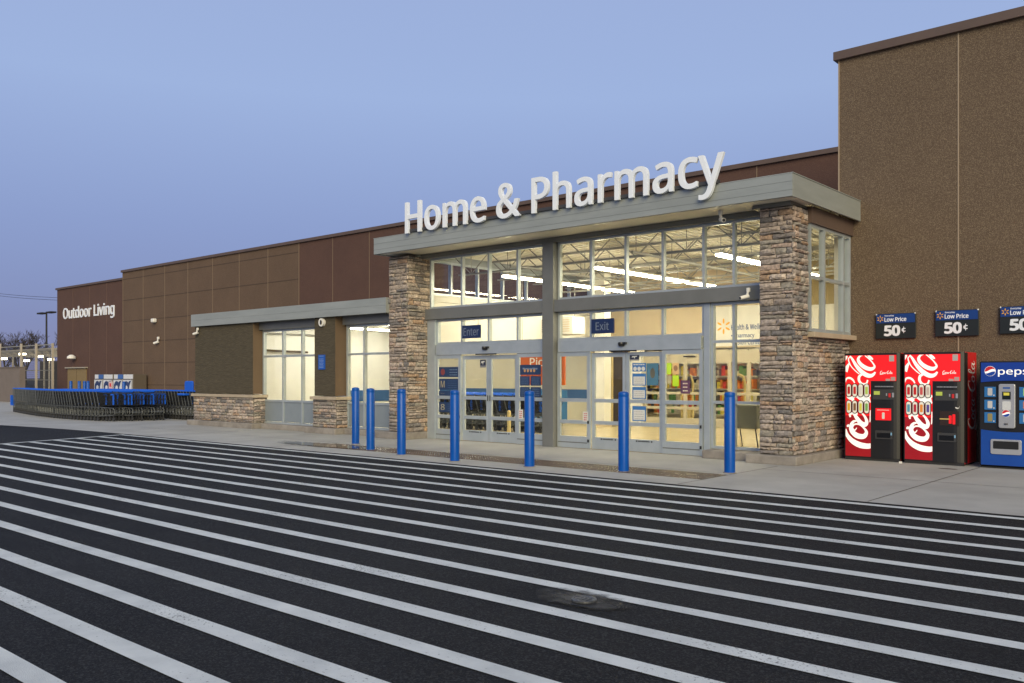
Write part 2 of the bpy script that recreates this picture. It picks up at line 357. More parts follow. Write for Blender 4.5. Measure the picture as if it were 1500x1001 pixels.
# far-left section and main wall
m = MB().box(-59.6, -50.31, 23.58, 45, 0, 7.13); m.build('wall', RED, ST)
m = MB().box(-59.7, -50.31, 23.5, 45.1, 7.13, 7.25); m.build('parapet_cap', CAPT, ST)
m = MB().box(-50.3, -33.16, 23.5, 45, 0, 7.53); m.build('wall', BRN, ST)
m = MB().box(-33.155, -25.3, 23.505, 45, 0, 7.53); m.box(-25.3, -16.2, 23.505, 45, 3.3, 7.53); m.box(-16.2, -6.3, 23.505, 45, 4.85, 7.53); m.build('wall', RED, ST)
m = MB().box(-50.36, -6.3, 23.42, 45.1, 7.53, 7.66); m.build('parapet_cap', CAPT, ST)
k = 0
while -33.155 - 2.44 * k > -50.4:
    x = -33.155 - 2.44 * k; MB().box(x - .022, x + .022, 23.492, 23.51, .1, 7.53).build('panel_joint', JOINT, ST); k += 1
for k in range(1, 11): x = -33.155 + 2.44 * k; MB().box(x - .014, x + .014, 23.497, 23.515, 3.4 if x > -25.3 else .1, 7.53).build('panel_joint', JOINT, ST)
for k in range(6): z = 1.07 + 1.21 * k; MB().box(-50.3, -33.2, 23.494, 23.512, z - .02, z + .02).build('panel_reveal', JOINTD, ST)
BSEAL = M('brown sealant', (.13, .075, .055), .8)
for x in (-57.2, -54.8, -52.5): MB().box(x - .02, x + .02, 23.572, 23.6, 0, 7.13).build('panel_joint', BSEAL, ST)
# service door far left
dr = MB().box(-57.86, -55.2, 23.52, 23.6, 0, 2.03); dr = dr.build('door', M('tan steel door', (.22, .16, .075), .6), ST)
MB().box(-58.0, -55.05, 23.4, 23.6, 2.05, 2.12).build('door_head', M('pale metal', (.35, .32, .27), .5), dr)
MB().box(-55.45, -55.33, 23.47, 23.53, 1.0, 1.06).build('handle', SILV, dr)
MB().box(-56.54, -56.52, 23.512, 23.53, 0, 2.03).build('seam', JOINTD, dr)
# right tower
m = MB().box(-6.4, 14, 17, 45, 0, 7.63); m.build('wall', TOWER, ST)
m = MB().box(-6.48, 14.1, 16.92, 45.1, 7.63, 7.79); m.build('parapet_cap', CAPT, ST)
TSEAL = M('tower sealant', (.33, .26, .19), .8)
for x in (-4.27, -1.0, 2.2, 5.4): MB().box(x - .010, x + .010, 16.99, 17.01, 0, 7.63).build('panel_joint', TSEAL, ST)
MB().box(-6.408, -6.385, 16.985, 17.02, 4.9, 7.63).build('corner_trim', TSEAL, ST)

# ---- stone work
PAL = [(.25, .225, .195), (.36, .32, .265), (.155, .155, .15), (.30, .225, .155), (.245, .24, .205), (.34, .28, .23), (.30, .27, .23), (.20, .19, .175), (.40, .36, .30), (.33, .295, .245), (.27, .25, .22), (.29, .265, .235)]
def stones(mb, A, U, N, width, z0, z1, seed, hmin=.042, hmax=.115, wrapl=0., wrapr=0.):
    rr = random.Random(seed); A = Vector(A); U = Vector(U); N = Vector(N); z = z0; row = 0
    while z < z1 - .01:
        h = rr.uniform(hmin, hmax)
        if z + h > z1 - .03: h = z1 - z
        a = -(wrapl if row % 2 else 0.0); end = width + (wrapr if row % 2 else 0.0)
        a += 0
        while a < end - .01:
            ln = rr.uniform(.16, .50) * (1 if h < .08 else .8)
            if a + ln > end - .10: ln = end - a
            hh = h
            col = rr.choice(PAL); s_ = rr.uniform(.98, 1.25); col = (col[0] * s_ * 1.05, col[1] * s_ * .98, col[2] * s_ * .98)
            dp = rr.uniform(.015, .062); gap = .006
            nx = 5; nz = 3; grid = []
            for j in range(nz + 1):
                for i in range(nx + 1):
                    fi = i / nx; fj = j / nz; ex = min(fi, 1 - fi) * 2; ez = min(fj, 1 - fj) * 2
                    edge_ = min(1, ex * 2.2, ez * 1.6)
                    dd = dp * (.45 + .55 * edge_) + rr.uniform(-.006, .006)
                    ox = rr.uniform(-.008, .008); oz = rr.uniform(-.007, .007)
                    p = A + U * (a + gap + (ln - 2 * gap) * fi + ox) + N * dd + Vector((0, 0, z + gap + (hh - 2 * gap) * fj + oz))
                    grid.append(p)
            i0 = len(mb.v); mb.v += [tuple(p) for p in grid]
            W = nx + 1
            for j in range(nz):
                for i in range(nx):
                    mb.f.append((i0 + j * W + i, i0 + j * W + i + 1, i0 + (j + 1) * W + i + 1, i0 + (j + 1) * W + i)); mb.m.append(0)
                    t_ = rr.uniform(.86, 1.14); mb.c.append(tuple(c * t_ for c in col))
            rim = [j for j in range(W)] + [j * W + nx for j in range(1, nz + 1)] + [nz * W + i for i in range(nx - 1, -1, -1)] + [j * W for j in range(nz - 1, 0, -1)]
            bk = len(mb.v)
            for k in rim:
                p = grid[k]; q = p - N * ((p - A).dot(N)) ; mb.v.append(tuple(q))
            n_ = len(rim)
            for k in range(n_):
                mb.f.append((i0 + rim[k], bk + k, bk + (k + 1) % n_, i0 + rim[(k + 1) % n_])); mb.m.append(0); mb.c.append(tuple(c * .9 for c in col))
            a += ln
        z += h; row += 1
def curb(x0, x1, y0, y1, z=.165, ch=.015):
    return MB().box(x0, x1, y0, y1, 0.0, z)
# right pier
px0, px1, py0 = -6.80, -6.20, 14.40
MB().box(px0, px1, py0, 15.0, .1, 4.44).build('pier_core', MORT, ST)
m = MB(); stones(m, (px0, py0, 0), (1, 0, 0), (0, -1, 0), px1 - px0, .165, 4.42, 11, wrapr=.05)
stones(m, (px1, py0, 0), (0, 1, 0), (1, 0, 0), .60, .165, 4.42, 12, wrapl=.045)
m.build('stone_pier', STONE, ST)
MB().box(-6.75, -6.22, 15.002, 16.998, .1, 2.2).build('pier_core', MORT, ST)
m = MB(); stones(m, (-6.22, 15.0, 0), (0, 1, 0), (1, 0, 0), 2.0, .165, 2.2, 13); m.build('stone_wall', STONE, ST)
MB().box(-6.9, -6.06, 14.97, 17.04, 2.2, 2.29).build('sill', CAPM, ST, bevel=.008)
MB().box(-7.0, -6.07, 14.24, 14.96, .0, .16).build('plinth', CURB, ST, bevel=.02)
MB().box(-6.9, -6.07, 14.965, 16.99, .0, .158).build('plinth', CURB, ST, bevel=.02)
MB().box(-8.0, -7.004, 14.52, 14.95, .0, .155).build('plinth', CURB, ST, bevel=.02)
# left pier
qx0, qx1 = -16.46, -15.80
MB().box(qx0, qx1, 14.32, 15.1, .1, 4.44).build('pier_core', MORT, ST)
m = MB(); stones(m, (qx0, 14.32, 0), (1, 0, 0), (0, -1, 0), qx1 - qx0, .17, 4.42, 21, wrapr=.05)
stones(m, (qx1, 14.32, 0), (0, 1, 0), (1, 0, 0), .76, .17, 4.42, 22, wrapl=.045); m.build('stone_pier', STONE, ST)
MB().box(-16.75, -15.62, 14.10, 14.86, 0, .168).build('plinth', CURB, ST, bevel=.02)
# vestibule canopy
m = MB().box(-16.52, -6.0, 13.905, 13.93, 4.47, 4.845, 1)
for z0, z1 in ((4.475, 4.577), (4.581, 4.717), (4.721, 4.85)): m.box(-16.53, -5.99, 13.88, 13.906, z0, z1)
m.box(-16.53, -16.48, 13.907, 23.4, 4.47, 4.848)
m.box(-6.02, -5.985, 13.907, 17.0, 4.472, 4.848)
m.build('canopy_fascia', [METAL, METALD], ST)
MB().box(-6.03, -5.975, 13.875, 17.05, 4.851, 4.865).box(-16.54, -6.035, 13.875, 13.97, 4.851, 4.865).build('canopy_flashing', METAL, ST)
m = MB().box(-16.47, -6.03, 13.94, 23.4, 4.76, 4.84); m.build('roof', M('roof membrane', (.3, .3, .3), .8), ST)
m = MB()
for k in range(6): m.box(-16.47, -6.03, 13.935 + k * .15, 13.935 + k * .15 + .143, 4.49, 4.50)
m.box(-16.47, -6.03, 13.935, 14.85, 4.503, 4.52); m.build('soffit', SOFF, ST)
MB().box(-15.8, -6.8, 14.74, 14.96, 4.385, 4.487).box(-6.9, -6.2, 14.3, 14.98, 4.42, 4.487).build('head_beam', METALD, ST)
MB().box(-6.25, -6.12, 15.0, 17.0, 4.2, 4.487).build('side_head', CAPT, ST)
# ---- glazing
Y0, Y1 = 14.85, 14.95
def window(xs, zs, name='window', y0=Y0, y1=Y1, fw=.05, mat=ALU, par=ST, skip=()):
    """frame of mullions at xs and rails at zs, panes behind: part with a pane sub-part"""
    m = MB()
    for i, x in enumerate(xs):
        m.box(x - fw / 2, x + fw / 2, y0, y1, zs[0] - fw / 2, zs[-1] + fw / 2)
    for z in zs:
        for a, b in zip(xs, xs[1:]): m.box(a + fw / 2, b - fw / 2, y0 + .004, y1 - .004, z - fw / 2, z + fw / 2)
    o = m.build(name, mat, par)
    p = MB(); yc = (y0 + y1) / 2
    for a, b in zip(xs, xs[1:]):
        for c, d_ in zip(zs, zs[1:]): p.quad([(a + fw / 2, yc, c + fw / 2), (b - fw / 2, yc, c + fw / 2), (b - fw / 2, yc, d_ - fw / 2), (a + fw / 2, yc, d_ - fw / 2)])
    p.build('pane', GLASS, o)
    return o
mxl = [-15.56, -14.507, -13.648, -12.772, -11.97]; mxr = [-11.60, -10.754, -9.899, -9.036, -8.15, -7.53, -6.83]
window(mxl, [3.175, 4.36], 'clerestory_window'); window(mxr, [3.175, 4.36], 'clerestory_window')
MB().box(-15.62, -11.94, 14.72, 14.97, 2.89, 3.145).box(-11.63, -6.79, 14.72, 14.97, 2.89, 3.145).build('header_beam', METALD, ST, bevel=.004)
MB().box(-11.935, -11.635, 14.70, 15.0, 0, 4.38).build('centre_post', METALD, ST, bevel=.005)
window([-15.33] + mxl[1:], [2.305, 2.86], 'transom_window'); window(mxr[:5], [2.305, 2.86], 'transom_window')
MB().box(-15.62, -15.36, 14.80, 14.97, 0, 2.885).build('jamb', ALU, ST); MB().box(-8.125, -7.995, 14.82, 14.97, 0, 2.885).build('jamb', ALU, ST, bevel=.004)
window([-7.965, -7.53, -6.83], [.19, 1.03, 2.16, 2.86], 'sidelight_window')
# side window on the right return
def side_window(x0, x1, ys_, zs, name, fw=.055):
    m = MB()
    for y in ys_: m.box(x0, x1, y - fw / 2, y + fw / 2, zs[0] - fw / 2, zs[-1] + fw / 2)
    for z in zs:
        for a, b in zip(ys_, ys_[1:]): m.box(x0 + .004, x1 - .004, a + fw / 2, b - fw / 2, z - fw / 2, z + fw / 2)
    o = m.build(name, ALU, ST); p = MB(); xc = (x0 + x1) / 2
    for a, b in zip(ys_, ys_[1:]):
        for c, d_ in zip(zs, zs[1:]): p.quad([(xc, a + fw / 2, c + fw / 2), (xc, b - fw / 2, c + fw / 2), (xc, b - fw / 2, d_ - fw / 2), (xc, a + fw / 2, d_ - fw / 2)])
    p.build('pane', GLASS, o)
side_window(-6.26, -6.16, [15.06, 15.69, 16.62, 16.95], [2.33, 3.27, 4.17], 'side_window')
side_window(-16.3, -16.2, [15.2 + 1.02 * k for k in range(9)], [3.62, 4.45], 'side_window')
MB().box(-16.36, -16.14, 15.1, 23.4, 3.42, 3.58).build('sill', WHITE, ST)
# ---- sliding entrances
def entrance(xs, name):
    """four leaves: fixed, two sliding, fixed"""
    hd = MB().box(xs[0] + .03, xs[-1] - .03, 14.80, 14.96, 2.035, 2.275).box(xs[0] + .03, xs[-1] - .03, 14.795, 14.81, 2.03, 2.045).build('door_header', ALU, ST, bevel=.004)
    xm = xs[2]
    s_ = MB().box(xm - .09, xm + .07, 14.74, 14.80, 2.16, 2.20); s_.lathe([(.06, -.05), (.075, 0), (.07, .03)], xm - .05, 14.79, 2.17, 10); s_.build('motion_sensor', BLACK, hd)
    MB().box(xm - .34, xm + .30, 14.775, 14.80, 2.013, 2.04).build('sensor_bar', BLACK, hd)
    for i, (a, b) in enumerate(zip(xs, xs[1:])):
        slide = i in (1, 2); y = 14.87 if slide else 14.82; fw = .075
        a_, b_ = a + .006, b - .006; zt = 2.0 if slide else 2.028
        m = MB(); m.box(a_, a_ + fw, y, y + .05, .012, zt); m.box(b_ - fw, b_, y, y + .05, .012, zt)
        m.box(a_ + fw, b_ - fw, y + .002, y + .048, .012, .255); m.box(a_ + fw, b_ - fw, y + .002, y + .048, zt - .09, zt)
        for z in (.52, .975): m.box(a_ + fw, b_ - fw, y - .004, y + .052, z, z + .075)
        o = m.build('sliding_leaf' if slide else 'fixed_leaf', ALU, ST)
        p = MB()
        for c, d_ in ((.255, .52), (.595, .975), (1.05, zt - .09)): p.quad([(a_ + fw, y + .025, c), (b_ - fw, y + .025, c), (b_ - fw, y + .025, d_), (a_ + fw, y + .025, d_)])
        p.build('pane', GLASS, o)
        if not slide:
            
            for z in (.14, .53): MB().box(b_ - .055, b_ - .02, y - .015, y - .001, z, z + .06).build('latch', BLACK, o)
            MB().box(a_ + .02, b_ - .06, y - .006, y, .115, .135).build('push_rail', METALD, o)
        else:
            xc = (a + b) / 2; t = MB(); rr = random.Random(i)
            for e_ in (-.19, .16): MB().box(xc + e_, xc + e_ + .03, y - .003, y, .205, .235).build('decal', BLACK, o)
            q = xc - .14
            while q < xc + .12: e_ = q + rr.uniform(.008, .02); t.box(q, e_, y - .003, y, .208, .232); q = e_ + .008
            t.build('decal', BLACK, o)
            if i == 2 or i == 1: MB().box((b_ - .03) if i == 1 else (a_ + .03), (b_ - .02) if i == 1 else (a_ + .04), y - .02, y, .95, 1.08).build('lock', DGREY, o)
    return hd
entrance([-15.36, -14.507, -13.648, -12.772, -11.95], 'enter'); entrance([-11.62, -10.754, -9.899, -9.036, -8.14], 'exit')
# ---- left bay
by0, wy = 14.30, 14.62
def pier(x0, x1, seed, ret=.3):
    MB().box(x0, x1, by0, wy + .1, 1.0, 3.09).build('block_pier', SPLIT, ST)
    MB().box(x1 + .001, x1 + .006, by0 + .004, wy + .1, 1.0, 3.09).build('pier_return', REVEAL, ST)
    MB().box(x0 - .02, x1 + .08, by0 - .02, wy + .1, .1, .9).build('pier_core', MORT, ST)
    m = MB(); stones(m, (x0 - .03, by0 - .02, 0), (1, 0, 0), (0, -1, 0), x1 - x0 + .11, .165, .9, seed); stones(m, (x1 + .08, by0 - .02, 0), (0, 1, 0), (1, 0, 0), .38, .165, .9, seed + 1)
    m.build('stone_base', STONE, ST)
    MB().box(x0 - .09, x1 + .17, by0 - .10, wy + .09, .9, .985).build('cap', CAPM, ST, bevel=.008)
    MB().box(x0 - .25, x1 + .2, by0 - .16, wy + .08, 0, .162).build('plinth', CURB, ST, bevel=.02)
pier(-25.66, -22.43, 31); pier(-19.47, -18.59, 33)
MB().box(-22.22, -19.73, 14.42, 14.8, 0, .15).build('plinth', CURB, ST, bevel=.02); MB().box(-18.38, -16.76, 14.42, 14.8, 0, .15).build('plinth', CURB, ST, bevel=.02)
for xs in ([-22.39, -21.41, -20.50, -19.50], [-18.50, -17.81, -16.60]):
    o = window(xs, [.18, .815, 2.10, 2.84], 'bay_window', wy, wy + .1, .055)
    p = MB()
    for a, b in zip(xs, xs[1:]): p.box(a + .028, b - .028, wy + .03, wy + .07, .22, .79)
    p.build('spandrel_panel', M('grey spandrel', (.26, .30, .33), .4, .2, col2=(.23, .27, .30), scale=2), o)
    MB().box(xs[0] - .03, xs[-1] + .05, wy - .12, wy + .1, 2.87, 3.09).build('window_head', METALD, ST)
m = MB().box(-25.73, -16.46, 14.22, 14.25, 3.085, 3.45, 1)
for z0, z1 in ((3.08, 3.264), (3.267, 3.455)): m.box(-25.74, -16.455, 14.20, 14.221, z0, z1)
m.box(-25.74, -25.71, 14.252, 23.4, 3.08, 3.452); m.box(-16.48, -16.455, 14.222, 14.40, 3.082, 3.453); m.build('canopy_fascia', [METAL, METALD], ST)
MB().bar((-24.9, 16.2, 2.38), (-24.9, 18.0, 2.34), .035, 6).build('dark_pipe', DOORB, ST); MB().bar((-24.9, 16.2, 2.93), (-24.9, 19.5, 2.93), .03, 6).build('dark_pipe', STEEL, ST)
MB().box(-25.7, -16.4, 14.255, 23.48, 3.32, 3.42).build('roof', M('roof membrane dark', (.2, .2, .2), .8), ST)
MB().box(-25.7, -16.47, 14.255, 14.75, 3.092, 3.105).build('soffit', METALD, ST)
MB().box(-25.66, -25.12, 14.75, 23.5, 0, 3.3).build('wall', BRN, ST)
# ---- interior shell
fl = MB().quad([(-25.1, 14.9, .008), (-6.3, 14.9, .008), (-6.3, 40, .008), (-25.1, 40, .008)])
m = MB(); m.quad([(-25.1, 14.78, .0085), (-6.41, 14.78, .0085), (-6.41, 40, .0085), (-25.1, 40, .0085)]); tag(m.build('interior_floor', FLOOR), kind='structure')
m = MB(); m.box(-25.1, -25.02, 14.75, 23.4, 0, 3.25); m.box(-25.0, -16.95, 23.40, 23.5, 0, 3.25, 3); m.box(-16.4, -16.15, 15.12, 23.39, 2.38, 3.41); m.box(-16.3, -10.72, 23.40, 23.5, 2.36, 4.74, 1); m.box(-10.715, -6.52, 23.395, 23.5, 0, 3.42); m.box(-10.715, -6.52, 23.395, 23.5, 3.422, 4.74, 2); m.box(-10.7, -6.53, 23.36, 23.3945, 3.38, 3.46)
m.box(-16.94, -16.42, 23.4, 23.5, 2.36, 3.25)
m.box(-6.5, -6.42, 17.02, 23.39, 0, 4.74)
m.box(-15.35, -14.95, 23.3, 23.5, 0, 2.355)
m.build('interior_wall', [WHITE, BEIGE, M('olive beige paint', (.34, .27, .14), .6, col2=(.3, .24, .12), scale=2), M('shaded white paint', (.60, .56, .44), .6, col2=(.56, .52, .4), scale=1)], ST)  # last colour: white back wall, its shading put into a beige tone
m = MB()
for x in (-10.6, -9.35, -8.1): m.box(x, x + .06, 23.37, 23.394, 2.3, 3.35)
m.build('wall_batten', BEIGE, ST)
m = MB(); m.box(-25.0, -16.4, 14.75, 23.4, 3.25, 3.3); m.build('bay_ceiling', WHITE, ST)
m = MB(); m.box(-16.3, -6.3, 14.98, 23.39, 4.70, 4.74)
y = 15.0
k = -16.25
while k < -6.4: m.box(k, k + .09, 15.0, 23.38, 4.655, 4.70); k += .19
m.build('roof_deck', DECK, ST)
# store hall beyond
m = MB(); m.box(-25, -24.9, 23.6, 36, 0, 4.8); m.box(-6.6, -6.5, 23.6, 36, 0, 4.8); m.box(-25, -6.5, 36, 36.1, 0, 4.8); m.box(-25, -6.5, 23.55, 36, 4.78, 4.83); m.build('hall_shell', WHITE, ST)
# trusses
for j, yj in enumerate((16.2, 17.7, 19.2, 20.7, 22.2)):
    m = MB(); zt, zb = 4.63, 4.12
    for dz in (-.02, .02): m.box(-16.2, -6.45, yj + dz * 1.6 - .012, yj + dz * 1.6 + .012, zt - .03, zt + .012); m.box(-15.9, -6.7, yj + dz * 1.6 - .012, yj + dz * 1.6 + .012, zb - .015, zb + .02)
    x = -16.1; up = True
    while x < -6.8:
        a = (x, yj, zt if up else zb); b = (x + .62, yj, zb if up else zt); m.bar(a, b, .014, 5)
        if not up: m.bar((x, yj, zb), (x, yj, zt), .010, 5)
        x += .62; up = not up
    m.build('roof_truss', STEEL, ST)
m = MB()
for x in (-13.2, -9.9): m.bar((x, 15.1, 4.05), (x, 23.3, 4.05), .03, 8)
m.bar((-16.1, 20.1, 3.95), (-6.6, 20.1, 3.95), .025, 8); m.build('sprinkler_pipe', STEEL, ST)
# big blue dado band inside
m = MB().box(-24.9, -17.0, 23.37, 23.395, .78, 1.09); m.box(-25.015, -24.99, 19.3, 23.36, .62, 1.02); m.build('wall_band', M('dull blue paint', (.03, .10, .26), .6), ST)
# inner sliding doors and inner glazing on the line of the main wall
def inner_door(x0, x1, n, z1=2.08):
    m = MB(); w_ = (x1 - x0) / n
    for i in range(n + 1): m.box(x0 + i * w_ - .05, x0 + i * w_ + .05, 23.40, 23.47, .02, z1 + .2)
    for i in range(n):
        for a, b in ((.02, .26), (.52, .60), (.97, 1.05), (1.93, z1 + .22)): m.box(x0 + i * w_ + .05, x0 + (i + 1) * w_ - .05, 23.404, 23.466, a, b)
    o = m.build('inner_door', M('cream aluminium', (.55, .50, .38), .45, .3), ST)
    p = MB()
    for i in range(n):
        for c, d_ in ((.26, .52), (.60, .97), (1.05, 1.93)): p.quad([(x0 + i * w_ + .05, 23.435, c), (x0 + (i + 1) * w_ - .05, 23.435, c), (x0 + (i + 1) * w_ - .05, 23.435, d_), (x0 + i * w_ + .05, 23.435, d_)])
    p.build('pane', GLASS, o); return o
ind = inner_door(-14.88, -12.75, 3); inner_door(-12.60, -10.80, 3)
MB().box(-13.5, -13.1, 23.37, 23.40, 2.1, 2.14).build('sensor_bar', BLACK, ind)
MB().box(-16.28, -16.12, 23.42, 23.49, 0, 2.3).box(-15.5, -15.36, 23.42, 23.49, 0, 2.3).box(-16.9, -16.8, 23.42, 23.49, 0, 2.3).build('inner_frame', CREAM, ST)
MB().box(-16.9, -15.36, 23.9, 23.95, 0, 2.4).build('dark_opening_fill', DOORB, ST)  # dark brown sheet in the inner doorway, standing for the dark store beyond

# ---- interior lights: fluorescent strips
def strip(loc, ly, lx, label, group, mat=TUBE):
    t = thing('strip_light', loc, label, 'strip light', group); x, y, z = loc
    MB().box(x - lx / 2 - .02, x + lx / 2 + .02, y - ly / 2, y + ly / 2, z + .045, z + .09).build('housing', OFFW, t)
    MB().box(x - lx / 2, x + lx / 2, y - ly / 2 + .01, y + ly / 2 - .01, z, z + .043).build('tube', mat, t)
    m = MB()
    for q in (-.4, .4): m.bar((x, y + q * ly, z + .09), (x, y + q * ly, z + (.6 if z > 3.5 else .13)), .005, 4)
    m.build('hanger', STEEL, t); return t
strip((-14.45, 19.2, 3.98), 5.8, .14, 'long lit fluorescent row near the left end of the entrance clerestory, over the enter doors', 'fluorescent rows in the entrance')
strip((-11.75, 19.2, 3.98), 5.6, .14, 'long lit fluorescent row seen just right of the dark centre post of the entrance', 'fluorescent rows in the entrance')
strip((-8.6, 19.0, 3.98), 5.4, .14, 'long lit fluorescent row behind the right stone pier of the entrance', 'fluorescent rows in the entrance')
for i, x in enumerate((-18.2, -20.9, -23.6)):
    strip((x, 19.0, 3.12), 5.6, .12, ('lit fluorescent row in the low side wing nearest the entrance', 'lit fluorescent row along the middle of the low side wing', 'lit fluorescent row nearest the white end wall of the low side wing')[i], 'fluorescent rows in the side wing', TUBEW)
for i, x in enumerate((-20, -14.5, -9.5)):
    strip((x, 29, 4.2), 9, .2, ('lit fluorescent row deep in the store behind the brown inner opening', 'lit fluorescent row deep in the store behind the inner doors', 'lit fluorescent row deep in the store over the shelves')[i], 'fluorescent rows deep in the store')

# ---- big sign letters
def letters(name, text, x0, x1, z0, z1, y, bold, depth, mat, label, group=None, bracket=False, metal=None):
    t = thing(name, ((x0 + x1) / 2, y, z0), label, 'sign', group)
    full = text_mb(text, bold, 1.0); a, b, c, d_ = bounds(full); sx = (x1 - x0) / (b - a); sz = (z1 - z0) / (d_ - c)
    for i, ch in enumerate(text):
        if ch == ' ': continue
        one = text_mb(ch, bold, 1.0); oa, ob, _, _ = bounds(one); pre = text_mb(text[:i + 1], bold, 1.0); _, pb, _, _ = bounds(pre)
        off = pb - ob; o = MB(); o.f = one.f; o.m = one.m; o.c = one.c
        for px, py, pz in one.v: o.v.append((x0 + (px + off - a) * sx, y - depth * pz, z0 + (py - c) * sz))
        o.build('letter', mat, t)
    return t
hp = letters('channel_sign', 'Home & Pharmacy', -15.30, -7.17, 4.60, 5.60, 13.81, .009, .065, SWHITE, 'white raised letters reading Home & Pharmacy along the front of the entrance canopy')
m = MB().box(-15.2, -7.3, 13.83, 13.90, 4.868, 4.93)
for k in range(18): x = -15.0 + k * .44; m.bar((x, 13.86, 4.9), (x, 14.5, 4.868), .012, 5)
m.build('raceway', DGREY, hp)
letters('wall_sign', 'Outdoor Living', -58.60, -51.45, 4.98, 5.93, 23.57, .012, .07, SWHITE, 'white letters reading Outdoor Living on the far left brown wall')

# ---- spark emblem
def spark(cx, cz, r, y, t_=.004):
    m = MB()
    for k in range(6):
        a = R(90 + 60 * k); ux, uz = math.cos(a), math.sin(a); poly = []
        for q in range(12):
            f = 2 * math.pi * q / 12; l_ = .66 + .34 * math.cos(f); w_ = .13 * math.sin(f)
            poly.append((cx + r * (ux * l_ - uz * w_), cz + r * (uz * l_ + ux * w_)))
        m.prism(poly, y - t_, y)
    return m
# ---- price signs over the machines
PSB = flat('price sign blue', (.008, .045, .22), .35); PSK = flat('price sign black', (.014, .018, .018), .4)
for i, x in enumerate((-5.684, -4.64, -3.60)):
    z0 = 2.215 + (.0, .012, .03)[i]; wd = .71
    t = thing('price_sign', (x + wd / 2, 16.96, z0), ('dark 50 cent price sign on the brown wall nearest the stone entrance', 'dark 50 cent price sign in the middle, above the second red drinks machine', 'dark 50 cent price sign cut by the right edge, above the blue drinks machine')[i], 'price sign', 'price signs above the drinks machines')
    MB().box(x, x + wd, 16.945, 16.985, z0, z0 + .465).build('board', PSK, t, bevel=.004)
    MB().box(x + .012, x + wd - .012, 16.938, 16.944, z0 + .29, z0 + .455).build('header', PSB, t)
    spark(x + .085, z0 + .372, .062, 16.937).build('emblem', YEL, t)
    fit_text('Everyday', x + .165, x + .33, z0 + .405, z0 + .442, 16.937, .016, .003).build('lettering', SWHITE, t)
    fit_text('Low Price', x + .16, x + .55, z0 + .315, z0 + .395, 16.936, .024, .003).build('lettering', SWHITE, t)
    fit_text('50', x + .15, x + .44, z0 + .045, z0 + .25, 16.944, .05, .006).build('lettering', SWHITE, t)
    m = setm(fit_text('c', x + .465, x + .535, z0 + .12, z0 + .19, 16.943, .03, .004), 0); m.box(x + .497, x + .507, 16.936, 16.941, z0 + .095, z0 + .215); m.build('lettering', SWHITE, t)
    m = MB()
    for a in (x + .012, x + wd - .012): m.lathe([(.016, -.012), (.016, .012)], a, 16.95, z0 + .455, 8)
    m.build('clip', SILV, t)

# ---- script lettering for the cola machines (own drawn strokes)
def cr(p, n=7):
    """Catmull-Rom through (x, y, width)"""
    q = [p[0]] + list(p) + [p[-1]]; o = []
    for i in range(1, len(q) - 2):
        a, b, c, d_ = q[i - 1:i + 3]
        for k in range(n):
            t = k / n; o.append(tuple(.5 * (2 * b[j] + (c[j] - a[j]) * t + (2 * a[j] - 5 * b[j] + 4 * c[j] - d_[j]) * t * t + (3 * b[j] - a[j] - 3 * c[j] + d_[j]) * t ** 3) for j in range(3)))
    o.append(tuple(p[-1])); return o
BIGC = [(1.95, 1.75, .10), (2.05, 2.15, .12), (1.75, 2.42, .16), (1.2, 2.25, .26), (.62, 1.6, .36), (.38, .85, .38), (.6, .22, .32), (1.1, .02, .20), (1.7, .28, .12), (2.1, .7, .06)]
OVAL = [(.55, 1.15, .16), (.22, .95, .24), (.05, .5, .28), (.2, .1, .2), (.5, .05, .14), (.82, .35, .22), (.9, .8, .24), (.75, 1.12, .16), (.55, 1.15, .12), (.62, .92, .08), (1.05, .85, .06), (1.3, .95, .05)]
SMC = [(.8, .85, .14), (.82, 1.1, .14), (.5, 1.15, .2), (.15, .8, .28), (.08, .35, .28), (.3, .05, .2), (.7, .15, .10), (1.1, .6, .06)]
SMA = [(.85, 1.0, .12), (.5, 1.15, .16), (.12, .8, .26), (.06, .3, .28), (.28, .05, .18), (.6, .4, .12), (.95, 1.15, .10)]
SMA2 = [(1.0, 1.15, .2), (.85, .6, .26), (.85, .15, .22), (1.1, .08, .12), (1.4, .5, .06)]
SML = [(.0, .4, .06), (.45, 1.2, .10), (.75, 2.1, .14), (.62, 2.45, .14), (.38, 2.1, .22), (.22, 1.1, .27), (.22, .3, .24), (.45, .05, .14), (.85, .45, .06)]
TAIL = [(.5, .25, .05), (.1, -.25, .16), (.6, -.55, .26), (1.6, -.35, .24), (2.6, -.2, .16), (3.6, -.35, .05)]
RIB = [(-1.7, .85, .05), (-.9, 1.05, .14), (.1, .75, .16), (.35, 1.0, .05)]
